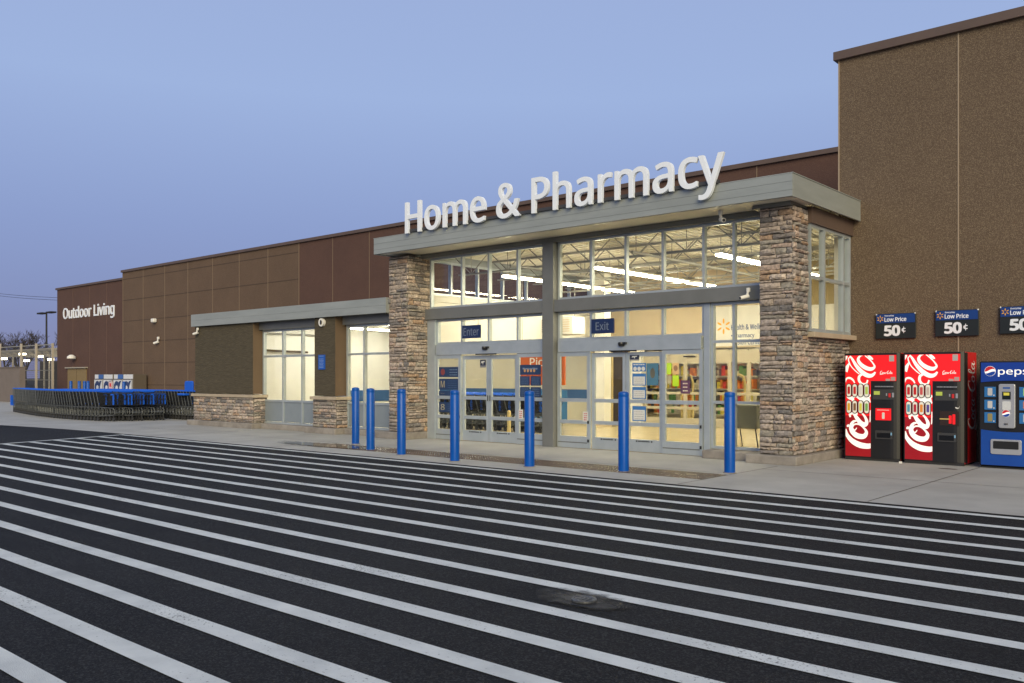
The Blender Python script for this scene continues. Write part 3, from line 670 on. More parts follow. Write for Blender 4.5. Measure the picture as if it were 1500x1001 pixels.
COLA_STROKES = [
    [(66, 676, 8), (70, 684, 20), (60, 694, 10)],
    [(46, 715, 20), (62, 765, 28), (105, 815, 40), (165, 845, 46), (225, 852, 42), (262, 842, 34)],
    [(150, 640, 8), (112, 650, 20), (92, 690, 28), (104, 735, 36), (145, 768, 42), (195, 770, 38), (216, 735, 24), (196, 700, 14), (160, 672, 12), (122, 672, 12), (104, 700, 12), (122, 722, 10), (140, 700, 6)],
    [(88, 612, 12), (84, 588, 18), (112, 580, 20), (140, 618, 30), (172, 660, 38), (205, 672, 34), (218, 645, 26), (204, 605, 18), (180, 575, 12)],
    [(246, 550, 6), (247, 600, 10), (243, 650, 6)],
    [(60, 440, 10), (95, 452, 26), (130, 432, 18), (165, 448, 30), (205, 470, 48), (245, 462, 40)], [(80, 440, 8), (110, 470, 22), (140, 590, 16)], [(150, 350, 14), (170, 420, 30), (215, 440, 30), (248, 420, 16)],
    [(212, 258, 8), (184, 250, 15), (160, 266, 20), (158, 300, 20), (180, 328, 18), (214, 326, 14), (226, 296, 12)],
    [(84, 92, 10), (104, 120, 18), (136, 176, 26), (180, 228, 34), (226, 258, 34), (262, 256, 26), (286, 230, 12)],
    [(90, 96, 6), (72, 120, 9), (92, 176, 8), (132, 222, 8), (160, 246, 7)],
    [(200, 84, 8), (166, 94, 14), (150, 124, 22), (170, 162, 28), (212, 194, 32), (254, 204, 28), (280, 184, 16), (262, 148, 10), (236, 118, 10), (204, 90, 8)],
    [(224, 84, 12), (250, 110, 20), (268, 124, 8)],
    [(46, 222, 40), (62, 186, 26), (80, 150, 8)], [(46, 130, 8), (58, 100, 14), (52, 88, 16)],
    [(46, 316, 8), (58, 284, 14), (86, 280, 16), (110, 298, 14), (122, 322, 8)]]
def script_strokes(small=False):
    st = []
    def put(l_, dx, sc=1., sy=None): st.append([(x * sc + dx, y * (sy or sc), w_) for x, y, w_ in l_])
    put(BIGC, 0); put(TAIL, 0)
    put(OVAL, 1.9); put(SMC, 3.1); put(SMA, 4.15); put(SMA2, 4.15)
    put(RIB, 6.9); put(BIGC, 6.2); put(OVAL, 8.1); put(SML, 9.4); put(SMA, 10.2); put(SMA2, 10.2)
    return st
def ribbon_mesh(strokes, fn, clips=None, dstep=.0004, fat=1.0):
    """variable-width ribbons; fn maps (x,y) to the panel plane and gives (a, b, depth) -> world through back()"""
    m = MB(); fn, back = fn
    for si, s_ in enumerate(strokes):
        p = cr(s_); lf = []; rt = []
        for i, (x, y, w_) in enumerate(p):
            a = p[max(i - 1, 0)]; b = p[min(i + 1, len(p) - 1)]; tx, ty = b[0] - a[0], b[1] - a[1]; l_ = math.hypot(tx, ty) or 1; nx, ny = -ty / l_, tx / l_; w_ *= fat
            lf.append((x + nx * w_ / 2, y + ny * w_ / 2)); rt.append((x - nx * w_ / 2, y - ny * w_ / 2))
        for i in range(len(p) - 1):
            poly = [fn(*q) for q in (lf[i], lf[i + 1], rt[i + 1], rt[i])]
            for c in (clips or [None]):
                q = clip_poly(poly, c) if c else poly
                if len(q) >= 3: m.quad([back(u, v, (si % 5) * dstep + (i % 2) * dstep * .2) for u, v in q])
    return m
def clip_poly(poly, c):
    x0, x1, y0, y1 = c
    for ax, lim, sg in ((0, x0, 1), (0, x1, -1), (1, y0, 1), (1, y1, -1)):
        o = []
        for i in range(len(poly)):
            a, b = poly[i - 1], poly[i]; fa = (a[ax] - lim) * sg; fb = (b[ax] - lim) * sg
            if (fa >= 0) != (fb >= 0):
                t = fa / (fa - fb); o.append((a[0] + (b[0] - a[0]) * t, a[1] + (b[1] - a[1]) * t))
            if fb >= 0: o.append(b)
        poly = o
        if len(poly) < 3: return []
    return poly
def rrect(x0, x1, z0, z1, r, n=6):
    q = []
    for cx, cz, a0 in ((x1 - r, z1 - r, 0), (x0 + r, z1 - r, 90), (x0 + r, z0 + r, 180), (x1 - r, z0 + r, 270)):
        for k in range(n + 1): a = R(a0 + 90 * k / n); q.append((cx + r * math.cos(a), cz + r * math.sin(a)))
    return q
# ---- cola machines
FY = 16.03
CANS = [(.55, .02, .02), (.6, .03, .03), (.75, .72, .7), (.45, .65, .12), (.75, .42, .03), (.25, .12, .05), (.75, .7, .1), (.2, .45, .1)]
CANS2 = [(.6, .03, .03), (.6, .02, .02), (.65, .1, .1), (.6, .5, .45), (.1, .35, .5), (.5, .03, .05), (.85, .3, .05), (.12, .08, .35)]
CANM = {}
def canm(c):
    if c not in CANM: CANM[c] = flat('drink picture', c, .4)
    return CANM[c]
def cola(x0, label, cans, poster, showside):
    W_, H_, D_ = .95, 1.925, .85; t = thing('drinks_machine', (x0 + W_ / 2, FY + .4, 0), label, 'vending machine', 'red drinks machines by the entrance')
    X = lambda px: x0 + (px - 65) / 285 * W_
    Z = lambda py: H_ - (py - 325) / 585 * (H_ - .06)
    MB().box(x0, x0 + W_, FY + .11, FY + D_, .03, H_).build('cabinet', REDS, t, bevel=.01)
    MB().box(x0 + .02, x0 + W_ - .02, FY + .05, FY + D_ - .05, .0, .03).build('base', BLACKM, t)
    # bowed black door
    poly = [(x0 + .0, .0), (x0 + W_, .0)]
    m = MB(); n_ = 10; xs = [X(205) + (x0 + W_ - X(205)) * k / n_ for k in range(n_ + 1)]
    bow = lambda x: FY - .0 + .055 * max(0, (x - X(300)) / (x0 + W_ - X(300))) ** 2
    for z0, z1, xa in ((.06, Z(480), X(205)), (Z(480) + .002, H_ - .002, X(335))):
        xx = [xa + (x0 + W_ - xa) * k / n_ for k in range(n_ + 1)]
        for a, b in zip(xx, xx[1:]):
            m.quad([(a, bow(a), z0), (b, bow(b), z0), (b, bow(b), z1), (a, bow(a), z1)])
        for z in (z0, z1): m.quad([(a, bow(a), z) for a in xx] + [(x0 + W_, FY + .11, z), (xa, FY + .11, z)])
        m.quad([(xx[-1], bow(xx[-1]), z0), (xx[-1], FY + .11, z0), (xx[-1], FY + .11, z1), (xx[-1], bow(xx[-1]), z1)])
    m.box(x0, X(205), FY + .012, FY + .108, .06, Z(482)); m.box(x0, X(335), FY + .012, FY + .108, Z(482) + .001, H_ - .001)
    m.box(x0, X(335), FY - .004, FY + .011, Z(336), H_ - .003); m.box(x0, x0 + .016, FY - .002, FY + .0105, .06, Z(337))
    m.build('door', BLACK, t)
    MB().box(x0 + .004, x0 + W_ - .004, FY + .02, FY + .1, .005, .058).build('kick_plate', BLACKM, t)
    # red panels: backlit above; below, the backlight's fade is put into a darker red
    sg = MB().box(X(70), X(335), FY, FY + .0115, Z(480), Z(336)).box(X(70), X(205), FY, FY + .0115, Z(676), Z(480) - .0005).build('lit_panel', REDL, t)
    lp = MB().box(X(70), X(205), FY + .0005, FY + .0115, .075, Z(676) - .001).build('panel', REDP, t)
    # big script running upward; text x -> up, text y -> left
    px8 = lambda x: X(70 + (x - 48) / 1.498); pz8 = lambda y: Z(336 + (y - 88) / 1.497); k8 = W_ / 285 / 1.498
    for st in COLA_STROKES:
        q = [(px8(x), pz8(y), w_ * k8) for x, y, w_ in st]
        rb = ribbon_mesh([q], (lambda u, v: (u, v), lambda u, v, dl: (u, FY - .0015 - .0006 * (COLA_STROKES.index(st) % 3) - dl * .2, v)), [(X(71), X(204), .08, Z(480) - .0005), (X(71), X(334), Z(480), Z(338))])
        if rb.f: rb.build('script_logo', WHL, sg)
    sc2 = .0188; xa = X(252); zb = Z(441)
    ribbon_mesh(script_strokes(), (lambda tx, ty: (xa + tx * sc2, zb + ty * sc2 * 1.15), lambda u, v, dl: (u, FY - .0015 - dl * .5, v)), fat=1.2).build('small_logo', WHL, sg)
    for r in range(2):
        za_ = Z(572 if r == 0 else 665); zb_ = Z(495 if r == 0 else 589)
        for c in range(4):
            xa_ = X(76 + c * 31.5); xb_ = X(76 + c * 31.5 + 29)
            b = MB().prism(rrect(xa_, xb_, za_, zb_, .047), FY - .02, FY - .0025).build('selection_button', BLACK, t)
            f = MB().prism(rrect(xa_ + .012, xb_ - .012, za_ + .012, zb_ - .012, .035), FY - .023, FY - .0205).build('face', M('button face', (.66, .64, .56), .4, emit=(1, .95, .8), es=.18), b)
            zm = (za_ + zb_) / 2
            q = MB().prism(rrect(xa_ + .026, xb_ - .026, zm - .066, zm + .066, .012), FY - .026, FY - .0235); q.build('drink_picture', canm(cans[r * 4 + c]), b)
    MB().box(X(222), X(252), FY - .012, FY - .001, Z(557), Z(537)).build('display', M('green display', (.25, .3, .06), .3, emit=(.6, .7, .1), es=.3), t)
    m = MB()
    m.box(X(215), X(325), FY - .003, FY - .0005, Z(583), Z(527)); m.build('coin_panel', DGREY, t)
    MB().box(X(298), X(308), FY - .02, FY - .004, Z(570), Z(548)).build('coin_return', flat('red button', (.6, .03, .03), .4), t); MB().box(X(315), X(325), FY - .01, FY - .004, Z(570), Z(545)).box(X(284), X(290), FY - .01, FY - .004, Z(562), Z(548)).build('coin_slot', SILV, t)
    m = MB(); rr = random.Random(3); q = X(226)
    while q < X(318): e_ = q + rr.uniform(.006, .018); m.box(q, e_, FY - .003, FY - .0005, Z(514), Z(508)); q = e_ + .006
    m.build('small_print', SILV, t)
    if poster == 'red':
        p = MB().box(X(230), X(310), FY - .006, FY - .0005, Z(698), Z(632)).build('poster', REDL, t)
        MB().prism(rrect(X(264), X(277), Z(690), Z(655), .01), FY - .008, FY - .0065).box(X(238), X(300), FY - .008, FY - .0065, Z(643), Z(640)).build('bottle_picture', OFFW, p)
    else:
        p = MB().box(X(240), X(330), FY - .004, FY - .0005, Z(715), Z(640)).build('poster', flat('dark poster', (.035, .02, .016), .3), t)
        m = MB(); m.prism(rrect(X(283), X(296), Z(705), Z(662), .008), FY - .007, FY - .0045); m.prism(rrect(X(300), X(313), Z(708), Z(655), .01), FY - .007, FY - .0045); m.build('bottle_picture', REDL, p)
        MB().box(X(240), X(285), FY - .008, FY - .005, Z(684), Z(678)).build('stripe', flat('amber', (.6, .45, .15), .4), p)
        MB().prism([(X(322) + .0 + .035 * math.cos(R(a)), Z(615) + .035 * math.sin(R(a))) for a in range(200, 381, 20)] + [(X(322) + .03 * math.cos(R(a)) + .008, Z(615) + .02 * math.sin(R(a)) + .004) for a in range(380, 199, -20)], FY - .004, FY - .0005).build('sticker', OFFW, t)
    m = MB().prism(rrect(X(230), X(318), Z(802), Z(755), .012), FY - .02, FY - .001); o = m.build('delivery_slot', DGREY, t)
    MB().box(X(238), X(308), FY - .024, FY - .021, Z(795), Z(768)).build('flap', flat('slot black', (.003, .003, .003), .3), o)
    MB().box(X(309), X(316), FY - .023, FY - .0205, Z(780), Z(765)).build('label', flat('pale blue label', (.2, .4, .6), .4), o)
    MB().box(X(300), X(325), FY - .004, FY - .0005, Z(372), Z(339)).build('sticker', flat('grey sticker', (.45, .42, .42), .4), sg)
    MB().box(X(308), X(331), FY - .004, FY - .0005, Z(478), Z(458)).box(X(282), X(305), FY - .004, FY - .0005, Z(480), Z(468)).build('sticker', flat('pale sticker', (.5, .35, .33), .4), sg)
    # logo on the right side, running up
    if showside:
        xs_ = x0 + W_; MB().box(xs_, xs_ + .004, FY + .115, FY + .26, .04, H_ - .01).build('side_trim', BLACK, t)
        s3 = 1.22 / 11.8
        ribbon_mesh(script_strokes(), (lambda tx, ty: (FY + .72 - ty * s3 * 1.7, .58 + tx * s3), lambda u, v, dl: (xs_ + .003 + dl, u, v))).build('side_logo', flat('pale pink print', (.88, .8, .78), .5), t)
    return t
cola(-5.93, 'red cola machine nearest the stone entrance, with a small red poster', CANS, 'red', True)
cola(-4.90, 'red cola machine between the other red one and the blue one', CANS2, 'dark', True)
# ---- blue machine
def pepsi(x0):
    W_, H_ = .97, 1.76; t = thing('drinks_machine', (x0 + W_ / 2, FY + .4, 0), 'blue drinks machine with a globe emblem, cut by the right edge of the picture', 'vending machine')
    X = lambda px: x0 + (px - 797) / 285 * W_
    Z = lambda py: H_ - (py - 373) / 590 * H_
    MB().box(x0, x0 + W_, FY + .06, FY + .82, .03, H_).build('cabinet', BLACK, t, bevel=.012)
    MB().box(x0 + .01, x0 + W_ - .01, FY + .03, FY + .8, 0, .03).build('base', BLACKM, t)
    MB().box(x0 + .005, x0 + W_ - .005, FY, FY + .058, .05, H_ - .004).build('door', BLACK, t, bevel=.012)
    n_ = 14; hx = [X(806) + (X(1073) - X(806)) * k / n_ for k in range(n_ + 1)]
    arc = lambda x, s_: s_ * (1 - ((x - (x0 + W_ / 2)) / (W_ / 2)) ** 2)
    hd = MB().prism([(hx[0], Z(381)), (hx[-1], Z(381))][::-1] + [(x, Z(490) + arc(x, .03)) for x in hx], FY - .02, FY - .001).build('lit_header', PEPL, t)
    fit_text('pepsi', X(880), X(1022), Z(458), Z(410), FY - .0215, .008, .003).build('lettering', WHL, hd)
    gx, gz, gr = X(846), Z(428), .082
    def globe(gx, gz, gr, y, par):
        N_ = 28; ring = [(gx + gr * math.cos(2 * math.pi * k / N_), gz + gr * math.sin(2 * math.pi * k / N_)) for k in range(N_)]
        o = MB().prism(ring, y - .003, y).build('globe_emblem', WHL, par)
        def wave(x, up): u = (x - gx) / gr; return gz + gr * ((.20 if up else -.24) + (.18 if up else .12) * math.sin(u * 2.6 + (.5 if up else .2)) + u * .12)
        for up, mt in ((True, flat('emblem red', (.62, .02, .03), .4)), (False, flat('emblem blue', (.01, .06, .38), .4))):
            xs = [gx + gr * .93 * (2 * k / 16 - 1) for k in range(17)]; a = []; b = []
            for x in xs:
                hh = math.sqrt(max(0, (gr * .95) ** 2 - (x - gx) ** 2)); wv = wave(x, up)
                if up: lo_, hi_ = min(max(wv, gz - hh), gz + hh), gz + hh
                else: lo_, hi_ = gz - hh, max(min(wv, gz + hh), gz - hh)
                a.append((x, lo_)); b.append((x, hi_))
            MB().prism(a + b[::-1], y - .006, y - .0032).build('emblem_field', mt, o)
    globe(gx, gz, gr, FY - .0205, hd)
    fr = MB().prism([(hx[0], .06), (hx[-1], .06)] + [(x, Z(748) - arc(x, .035)) for x in hx[::-1]], FY - .02, FY - .001).build('lower_panel', PEPB, t)
    # silver centre column
    cc = MB().prism(rrect(X(884), X(954), Z(738), Z(498), .03), FY - .05, FY - .001).build('centre_column', SILV, t, bevel=.008)
    MB().box(X(900), X(936), FY - .054, FY - .0505, Z(582), Z(540)).build('display', flat('display glass', (.01, .015, .015), .15), cc)
    MB().box(X(906), X(930), FY - .0565, FY - .0545, Z(560), Z(545)).build('price_window', M('yellow display', (.4, .35, .04), .3, emit=(.8, .7, .1), es=.3), cc)
    MB().box(X(903), X(933), FY - .053, FY - .0505, Z(524), Z(515)).build('label', flat('blue label', (.03, .1, .35), .4), cc)
    MB().prism(rrect(X(900), X(936), Z(640), Z(592), .02), FY - .056, FY - .0505).build('bill_slot', flat('pale plastic', (.6, .62, .64), .35), cc)
    globe(X(916), Z(658), .058, FY - .0505, cc)
    MB().lathe([(.028, -.01), (.028, .01)], X(916), FY - .045, Z(715), 12).build('coin_cup', DGREY, cc)
    tile = flat('product tile blue', (.03, .16, .42), .3)
    cs = [(.5, .5, .52), (.55, .55, .56), (.3, .25, .1), (.35, .6, .2), (.7, .2, .1), (.5, .5, .55)]
    for c, (xa, xb) in enumerate(((820, 870), (969, 1023))):
        for r, (za, zb) in enumerate(((570, 514), (640, 585), (712, 654))):
            b = MB().box(X(xa), X(xb), FY - .012, FY - .001, Z(za), Z(zb)).build('product_button', tile, t, bevel=.004)
            xm = (X(xa) + X(xb)) / 2; MB().prism(rrect(xm - .035, xm + .035, Z(za) + .025, Z(zb) - .02, .012), FY - .0145, FY - .0125).build('drink_picture', canm(cs[c * 3 + r]), b)
            MB().box(xm + .05, xm + .065, FY - .0145, FY - .0125, Z(za) + .02, Z(za) + .04).build('sold_out_lamp', OFFW, b)
    o = MB().prism(rrect(X(848), X(980), Z(882), Z(800), .03), FY - .035, FY - .0205).build('delivery_slot', SILV, t, bevel=.006)
    MB().prism(rrect(X(860), X(968), Z(852), Z(810), .012), FY - .039, FY - .0355).build('opening', flat('slot dark', (.01, .01, .01), .5), o)
    MB().box(X(1004), X(1026), FY - .023, FY - .0205, Z(487), Z(460)).build('sticker', flat('pink sticker', (.6, .4, .4), .5), hd)
    return t
pepsi(-3.71)
m = MB(); m.quad(blob(-4.02, 15.42, .16, .045, .011, 4.0)); tag(m.build('rust_stain', RUST), kind='structure')
m = MB(); m.box(-4.93, -4.89, 15.86, 15.90, .006, .04); m.build('paper_cup', OFFW, loc=(-4.91, 15.88, 0)); tag(bpy.data.objects['paper_cup'], 'tiny white scrap of paper on the pavement by the second red machine', 'litter')

# ---- bollards
def bollard_mb(r=.084, h=1.262):
    m = MB(); m.lathe([(r, 0), (r, h - .09), (r - .003, h - .085), (r - .003, h - .08), (r, h - .075), (r, h - .035), (r * .9, h - .015), (r * .6, h - .003), (r * .2, h)], 0, 0, 0, 28); return m
BL = [(-15.495, 12.488), (-13.987, 11.66), (-12.677, 11.33), (-10.99, 11.08), (-9.381, 11.22), (-7.785, 11.63), (-6.427, 12.55)]
BLL = ['leftmost of the seven blue bollards before the entrance, standing in the wet patch', 'second blue bollard from the left, close beside the leftmost one', 'third blue bollard from the left, in front of the left stone pier', 'fourth blue bollard from the left, in front of the enter doors', 'middle-right blue bollard left of the dark centre post of the glazing', 'blue bollard in front of the exit doors', 'rightmost blue bollard, before the stone pier by the cola machines']
proto = None
for (x, y), lb in zip(BL, BLL):
    if proto is None:
        o = thing('bollard', (x, y, .01), lb, 'bollard', 'blue bollards before the entrance'); proto = o
        mm = bollard_mb(); mm.v = [(a + x, b + y, c + .01) for a, b, c in mm.v]; sl_ = mm.build('sleeve', BLUE, o, smooth=True)
        e_ = sl_.modifiers.new('edge', 'EDGE_SPLIT'); e_.split_angle = R(35)
        m = MB().lathe([(.105, 0), (.102, .012), (.0845, .014)], x, y, .004, 24); m.build('base_ring', CURB, o)
    else:
        o = proto.copy(); C.objects.link(o); o.location = (x, y, .01); o['label'] = lb
        for ch in proto.children: c = ch.copy(); C.objects.link(c); c.parent = o
FBL = [(-53.16, 21.8, 'leftmost of the far blue bollards by the tan service door'), (-52.04, 21.8, 'second far blue bollard, before the right half of the tan service door'), (-51.32, 21.8, 'third far blue bollard, one of the close pair left of the ice freezers'), (-50.87, 21.8, 'fourth far blue bollard, right one of the close pair left of the ice freezers'), (-45.2, 21.2, 'far blue bollard standing in front of the ice freezers')]
for x, y, lb in FBL:
    o = proto.copy(); C.objects.link(o); o.location = (x, y, .01); o['label'] = lb; o['group'] = 'blue bollards along the far wall'
    for ch in proto.children: c = ch.copy(); C.objects.link(c); c.parent = o
# ---- ice freezers
ICEB = flat('ice art navy', (.03, .05, .14), .4); ICEW = flat('ice white', (.62, .64, .68), .4)
for i, x0 in enumerate((-51.9, -49.47)):
    t = thing('ice_freezer', (x0 + 1.2, 23, 0), ('grey ice freezer with two door pictures, left one of the pair by the far wall', 'grey ice freezer with two door pictures, right one of the pair, brown side showing')[i], 'ice freezer', 'ice freezers by the far wall')
    MB().box(x0, x0 + 2.35, 22.62, 23.37, .05, 1.66).build('cabinet', M('brown grey metal', (.10, .08, .06), .6), t, bevel=.02)
    for k in range(2):
        a = x0 + .06 + k * 1.16; dd = MB().box(a, a + 1.08, 22.56, 22.615, .12, 1.36).build('door', flat('freezer grey', (.30, .30, .31), .4), t, bevel=.01)
        MB().box(a + .05, a + 1.03, 22.55, 22.558, .3, 1.32).build('picture', ICEW, dd)
        m = MB(); m.prism([(a + .45 + .34 * math.cos(2 * math.pi * q / 16), .95 + .33 * math.sin(2 * math.pi * q / 16)) for q in range(16)], 22.542, 22.549); m.prism([(a + .08, .32), (a + .5, .32), (a + .2, .8)], 22.541, 22.548); m.prism([(a + .75, .9), (a + 1.0, 1.3), (a + .7, 1.25)], 22.541, 22.548)
        m.build('bear_picture', ICEB, dd); MB().prism([(a + .47 + .15 * math.cos(2 * math.pi * q / 12), .9 + .13 * math.sin(2 * math.pi * q / 12)) for q in range(12)], 22.535, 22.5405).build('ice_picture', ICEW, dd)
        MB().box(a + .0, a + .45, 22.6, 22.617, 1.40, 1.64).build('header', ICEW, t); MB().box(a + .47, a + 1.08, 22.6, 22.617, 1.40, 1.64).build('header', flat('ice blue', (.05, .13, .38), .4) if k == 0 else ICEW, t)
o = thing('notice_sign', (-49.6, 22.5, .4), 'pink and white notice fixed between the two ice freezers', 'notice'); MB().box(-49.85, -49.4, 22.50, 22.53, .55, 1.25).build('plate', flat('notice white', (.6, .45, .45), .5), o)
MB().box(-49.78, -49.47, 22.49, 22.4995, .8, .86).box(-49.72, -49.52, 22.49, 22.4995, .95, 1.15).build('print', flat('notice red', (.6, .05, .05), .5), o)
# ---- wall cameras and lights
def camera_unit(loc, label, dx, dy, s_=1.0, drop=.12):
    t = thing('security_camera', loc, label, 'security camera'); x, y, z = loc
    MB().box(x - .05 * s_, x + .05 * s_, y - .05 * s_, y + .03 * s_, z, z + .12 * s_).build('bracket', OFFW, t, bevel=.01)
    m = MB(); m.bar((x, y - .02, z + .02 * s_), (x + dx * .05 * s_, y + dy * .05 * s_, z - .10 * s_), .035 * s_, 8); m.build('arm', OFFW, t)
    c = Vector((x + dx * .06 * s_, y + dy * .06 * s_, z - .13 * s_)); e_ = c + Vector((dx * .20 * s_, dy * .20 * s_, -.05 * s_))
    b = MB().bar(c - (e_ - c) * .3, e_, .055 * s_, 12).build('body', OFFW, t, smooth=False)
    MB().bar(e_, e_ + (e_ - c) * .04, .042 * s_, 12).build('lens', BLACK, b); return t
camera_unit((-25.4, 14.24, 2.96), 'white camera hanging at the left end of the low side canopy', -.9, -.4, .65)
camera_unit((-45.9, 23.42, 3.55), 'white camera on the far brown wall under a wall light', -.9, -.4, 1.15)
camera_unit((-7.12, 14.62, 3.02), 'white camera on the entrance beam beside the right stone pier', -.6, -.8, .62)
camera_unit((-7.5, 14.3, 4.40), 'grey camera hanging from the entrance canopy soffit', .7, -.7, .7)
o = thing('security_camera', (-19.1, 14.28, 2.95), 'round white dome camera on the block pier between the two side windows', 'security camera')
m = MB(); m.bar((-19.1, 14.30, 2.95), (-19.1, 14.23, 2.95), .11, 20); m.build('housing', OFFW, o); MB().bar((-19.1, 14.23, 2.95), (-19.105, 14.215, 2.95), .06, 16).build('dome', BLACK, o)
o = thing('wall_light', (-46.4, 23.4, 4.6), 'white wedge wall light high on the far brown wall', 'wall light'); m = MB(); m.v = []; m.prism([(-46.52, 4.5), (-46.2, 4.5), (-46.2, 4.7), (-46.52, 4.7)], 23.28, 23.49); m.build('housing', OFFW, o, bevel=.04)
MB().box(-46.48, -46.24, 23.32, 23.45, 4.485, 4.499).build('lens', flat('lens', (.6, .6, .55), .3), o)
o = thing('wall_light', (-56.8, 23.5, 2.75), 'small round wall light above the tan service door', 'wall light'); MB().lathe([(.26, 0), (.26, .1), (.12, .22), (0, .24)], -56.8, 23.32, 2.66, 14).build('housing', OFFW, o); MB().box(-56.95, -56.65, 23.3, 23.52, 2.62, 2.659).build('lens', flat('lens pale', (.6, .6, .55), .3), o)
# blue notice on the block pier
o = thing('notice_sign', (-19.14, 14.28, 1.9), 'small blue notice plate on the dark block pier between the side windows', 'notice')
MB().box(-19.28, -19.0, 14.275, 14.298, 1.70, 2.09).build('plate', SBLUE, o)
m = MB(); rr = random.Random(5)
for k in range(9):
    q = -19.24
    if k == 1: continue
    while q < -19.06: e_ = q + rr.uniform(.012, .04); m.box(q, min(e_, -19.04), 14.272, 14.2745, 2.05 - k * .038, 2.062 - k * .038); q = e_ + .01
m.build('print', flat('pale print', (.25, .35, .6), .5), o)

# ---- shopping carts (front towards +x)
def make_cart(loc, label, group, strips):
    t = thing('shopping_cart', loc, label, 'shopping cart', group)
    X0, Y0_, Z0_ = loc
    def fin(m, name, mat, par): m.v = [(a + X0, b + Y0_, c + Z0_) for a, b, c in m.v]; return m.build(name, mat, par)
    rl, fl_ = -.46, .50
    def top(x): return .98 - .06 * (x - rl) / .96
    def bot(x): return .50 + .05 * (x - rl) / .96
    def hw(x, z): f = (x - rl) / .96; return (.27 - .06 * f) * (.86 + .14 * (z - .5) / .45)
    m = MB()
    for s_ in (-1, 1):
        for k in range(15):
            f = k / 14; xb = rl + .10 + f * .74; xt = rl - .04 + f * 1.02
            xt = min(xb + .17, rl + .98) if k < 13 else xt
            m.bar((xb, s_ * hw(xb, bot(xb)), bot(xb)), (xt, s_ * hw(xt, top(xt)), top(xt)), .007, 4, cap=False)
        for q in range(5):
            f = q / 4; p0 = (rl, s_ * hw(rl, .5 + .45 * f), bot(rl) * (1 - f) + top(rl) * f); xe = rl + .84 + .14 * f
            p1 = (xe, s_ * hw(xe, .5 + .45 * f), bot(xe) * (1 - f) + top(xe) * f); m.bar(p0, p1, .011 if q == 4 else .0055, 4, cap=False)
    for k in range(7):
        f = -1 + 2 * k / 6; xb, xt = rl + .84, rl + .98
        m.bar((xb, f * hw(xb, .55), bot(xb)), (xt, f * hw(xt, .95), top(xt)), .0055, 4, cap=False)
        m.bar((rl, f * hw(rl, .5), bot(rl)), (xb, f * hw(xb, .55), bot(xb)), .0055, 4, cap=False)
    for q in (0, .5, 1): xe = rl + .84 + .14 * q; z = bot(xe) * (1 - q) + top(xe) * q; m.bar((xe, -hw(xe, .5 + .45 * q), z), (xe, hw(xe, .5 + .45 * q), z), .008, 4, cap=False)
    fin(m, 'basket', CARTG, t)
    m = MB()
    for s_ in (-1, 1):
        m.tube([(-.50, s_ * .285, 1.0), (-.33, s_ * .28, .50), (-.37, s_ * .275, .43), (-.43, s_ * .272, .34), (-.43, s_ * .268, .16), (.34, s_ * .17, .20), (.40, s_ * .165, .26), (.40, s_ * .165, .36), (.34, s_ * .17, .44), (-.33, s_ * .26, .47)], .013, 5)
    
    for s_ in (-1, 1): m.tube([(-.20, s_ * .235, .17), (-.21, s_ * .238, .38), (-.16, s_ * .236, .45), (-.07, s_ * .23, .45), (-.02, s_ * .226, .38), (-.01, s_ * .22, .18)], .012, 5)
    m.bar((.40, -.165, .30), (.40, .165, .30), .012, 5); m.bar((-.41, -.265, .16), (-.41, .265, .16), .012, 5)
    for k in range(4): y = -.15 + k * .1; m.bar((-.38, y * 1.4, .155), (.34, y, .205), .006, 4)
    fin(m, 'frame', CARTC, t)
    m = MB(); m.box(-.44, -.42, -.235, .235, .60, .95); fin(m, 'shade_panel', CARTG, t)  # dark panel added so the nested rows look shaded inside
    m = MB().bar((-.50, -.29, 1.005), (-.50, .29, 1.005), .022, 8); m.box(-.52, -.44, -.25, .25, .965, 1.0); fin(m, 'handle', CBLUE, t)
    for px, py in ((-.42, .265), (-.42, -.265), (.36, .165), (.36, -.165)):
        m = MB().bar((px, py - .018, .065), (px, py + .018, .065), .063, 10); m.box(px - .012, px + .012, py - .02, py + .02, .065, .2); fin(m, 'wheel', flat('wheel rubber', (.03, .03, .03), .6) if 'wheel rubber' not in bpy.data.materials else bpy.data.materials['wheel rubber'], t)
    if strips:
        m = MB()
        for s_ in (-1, 1): m.box(fl_ - .12, fl_ - .06, s_ * .205 - .014, s_ * .205 + .014, .56, .90); m.box(fl_ - .24, fl_ - .06, s_ * .212 - .014, s_ * .212 + .014, .88, .93)
        fin(m, 'corner_bumper', CBLUE, t)
    return t
def copy_thing(src, loc, rz, label=None, group=None):
    o = src.copy(); C.objects.link(o); o.location = loc; o.rotation_euler = (0, 0, rz)
    if label: o['label'] = label
    if group: o['group'] = group
    for ch in src.children:
        c = ch.copy(); C.objects.link(c); c.parent = o
        for gch in ch.children: g_ = gch.copy(); C.objects.link(g_); g_.parent = c
    return o
LA = 'dark grey wire shopping cart nested in the curved front row outside'
LB = 'dark grey wire shopping cart nested in the straight row behind the curved one outside'
LC = 'shopping cart with blue corner bumpers parked inside behind the enter doors'
LD = 'dark grey shopping cart with blue corner bumpers near the right end of the outside rows'
ca = make_cart((-39.4, 14.3, .006), LA, 'nested carts in the front row', False)
cb = make_cart((-29.0, 15.9, .006), LD, 'nested carts with blue bumpers outside', True)
path = [(-40.5, 14.6), (-37.5, 14.0), (-35.5, 13.66), (-33.2, 13.42), (-31.6, 13.42), (-29.7, 13.62)]
def along(path, step):
    res = []; acc = 0
    for (x0, y0), (x1, y1) in zip(path, path[1:]):
        l_ = math.hypot(x1 - x0, y1 - y0)
        while acc < l_: f = acc / l_; res.append((x0 + (x1 - x0) * f, y0 + (y1 - y0) * f, math.atan2(y1 - y0, x1 - x0))); acc += step
        acc -= l_
    return res
used = {}
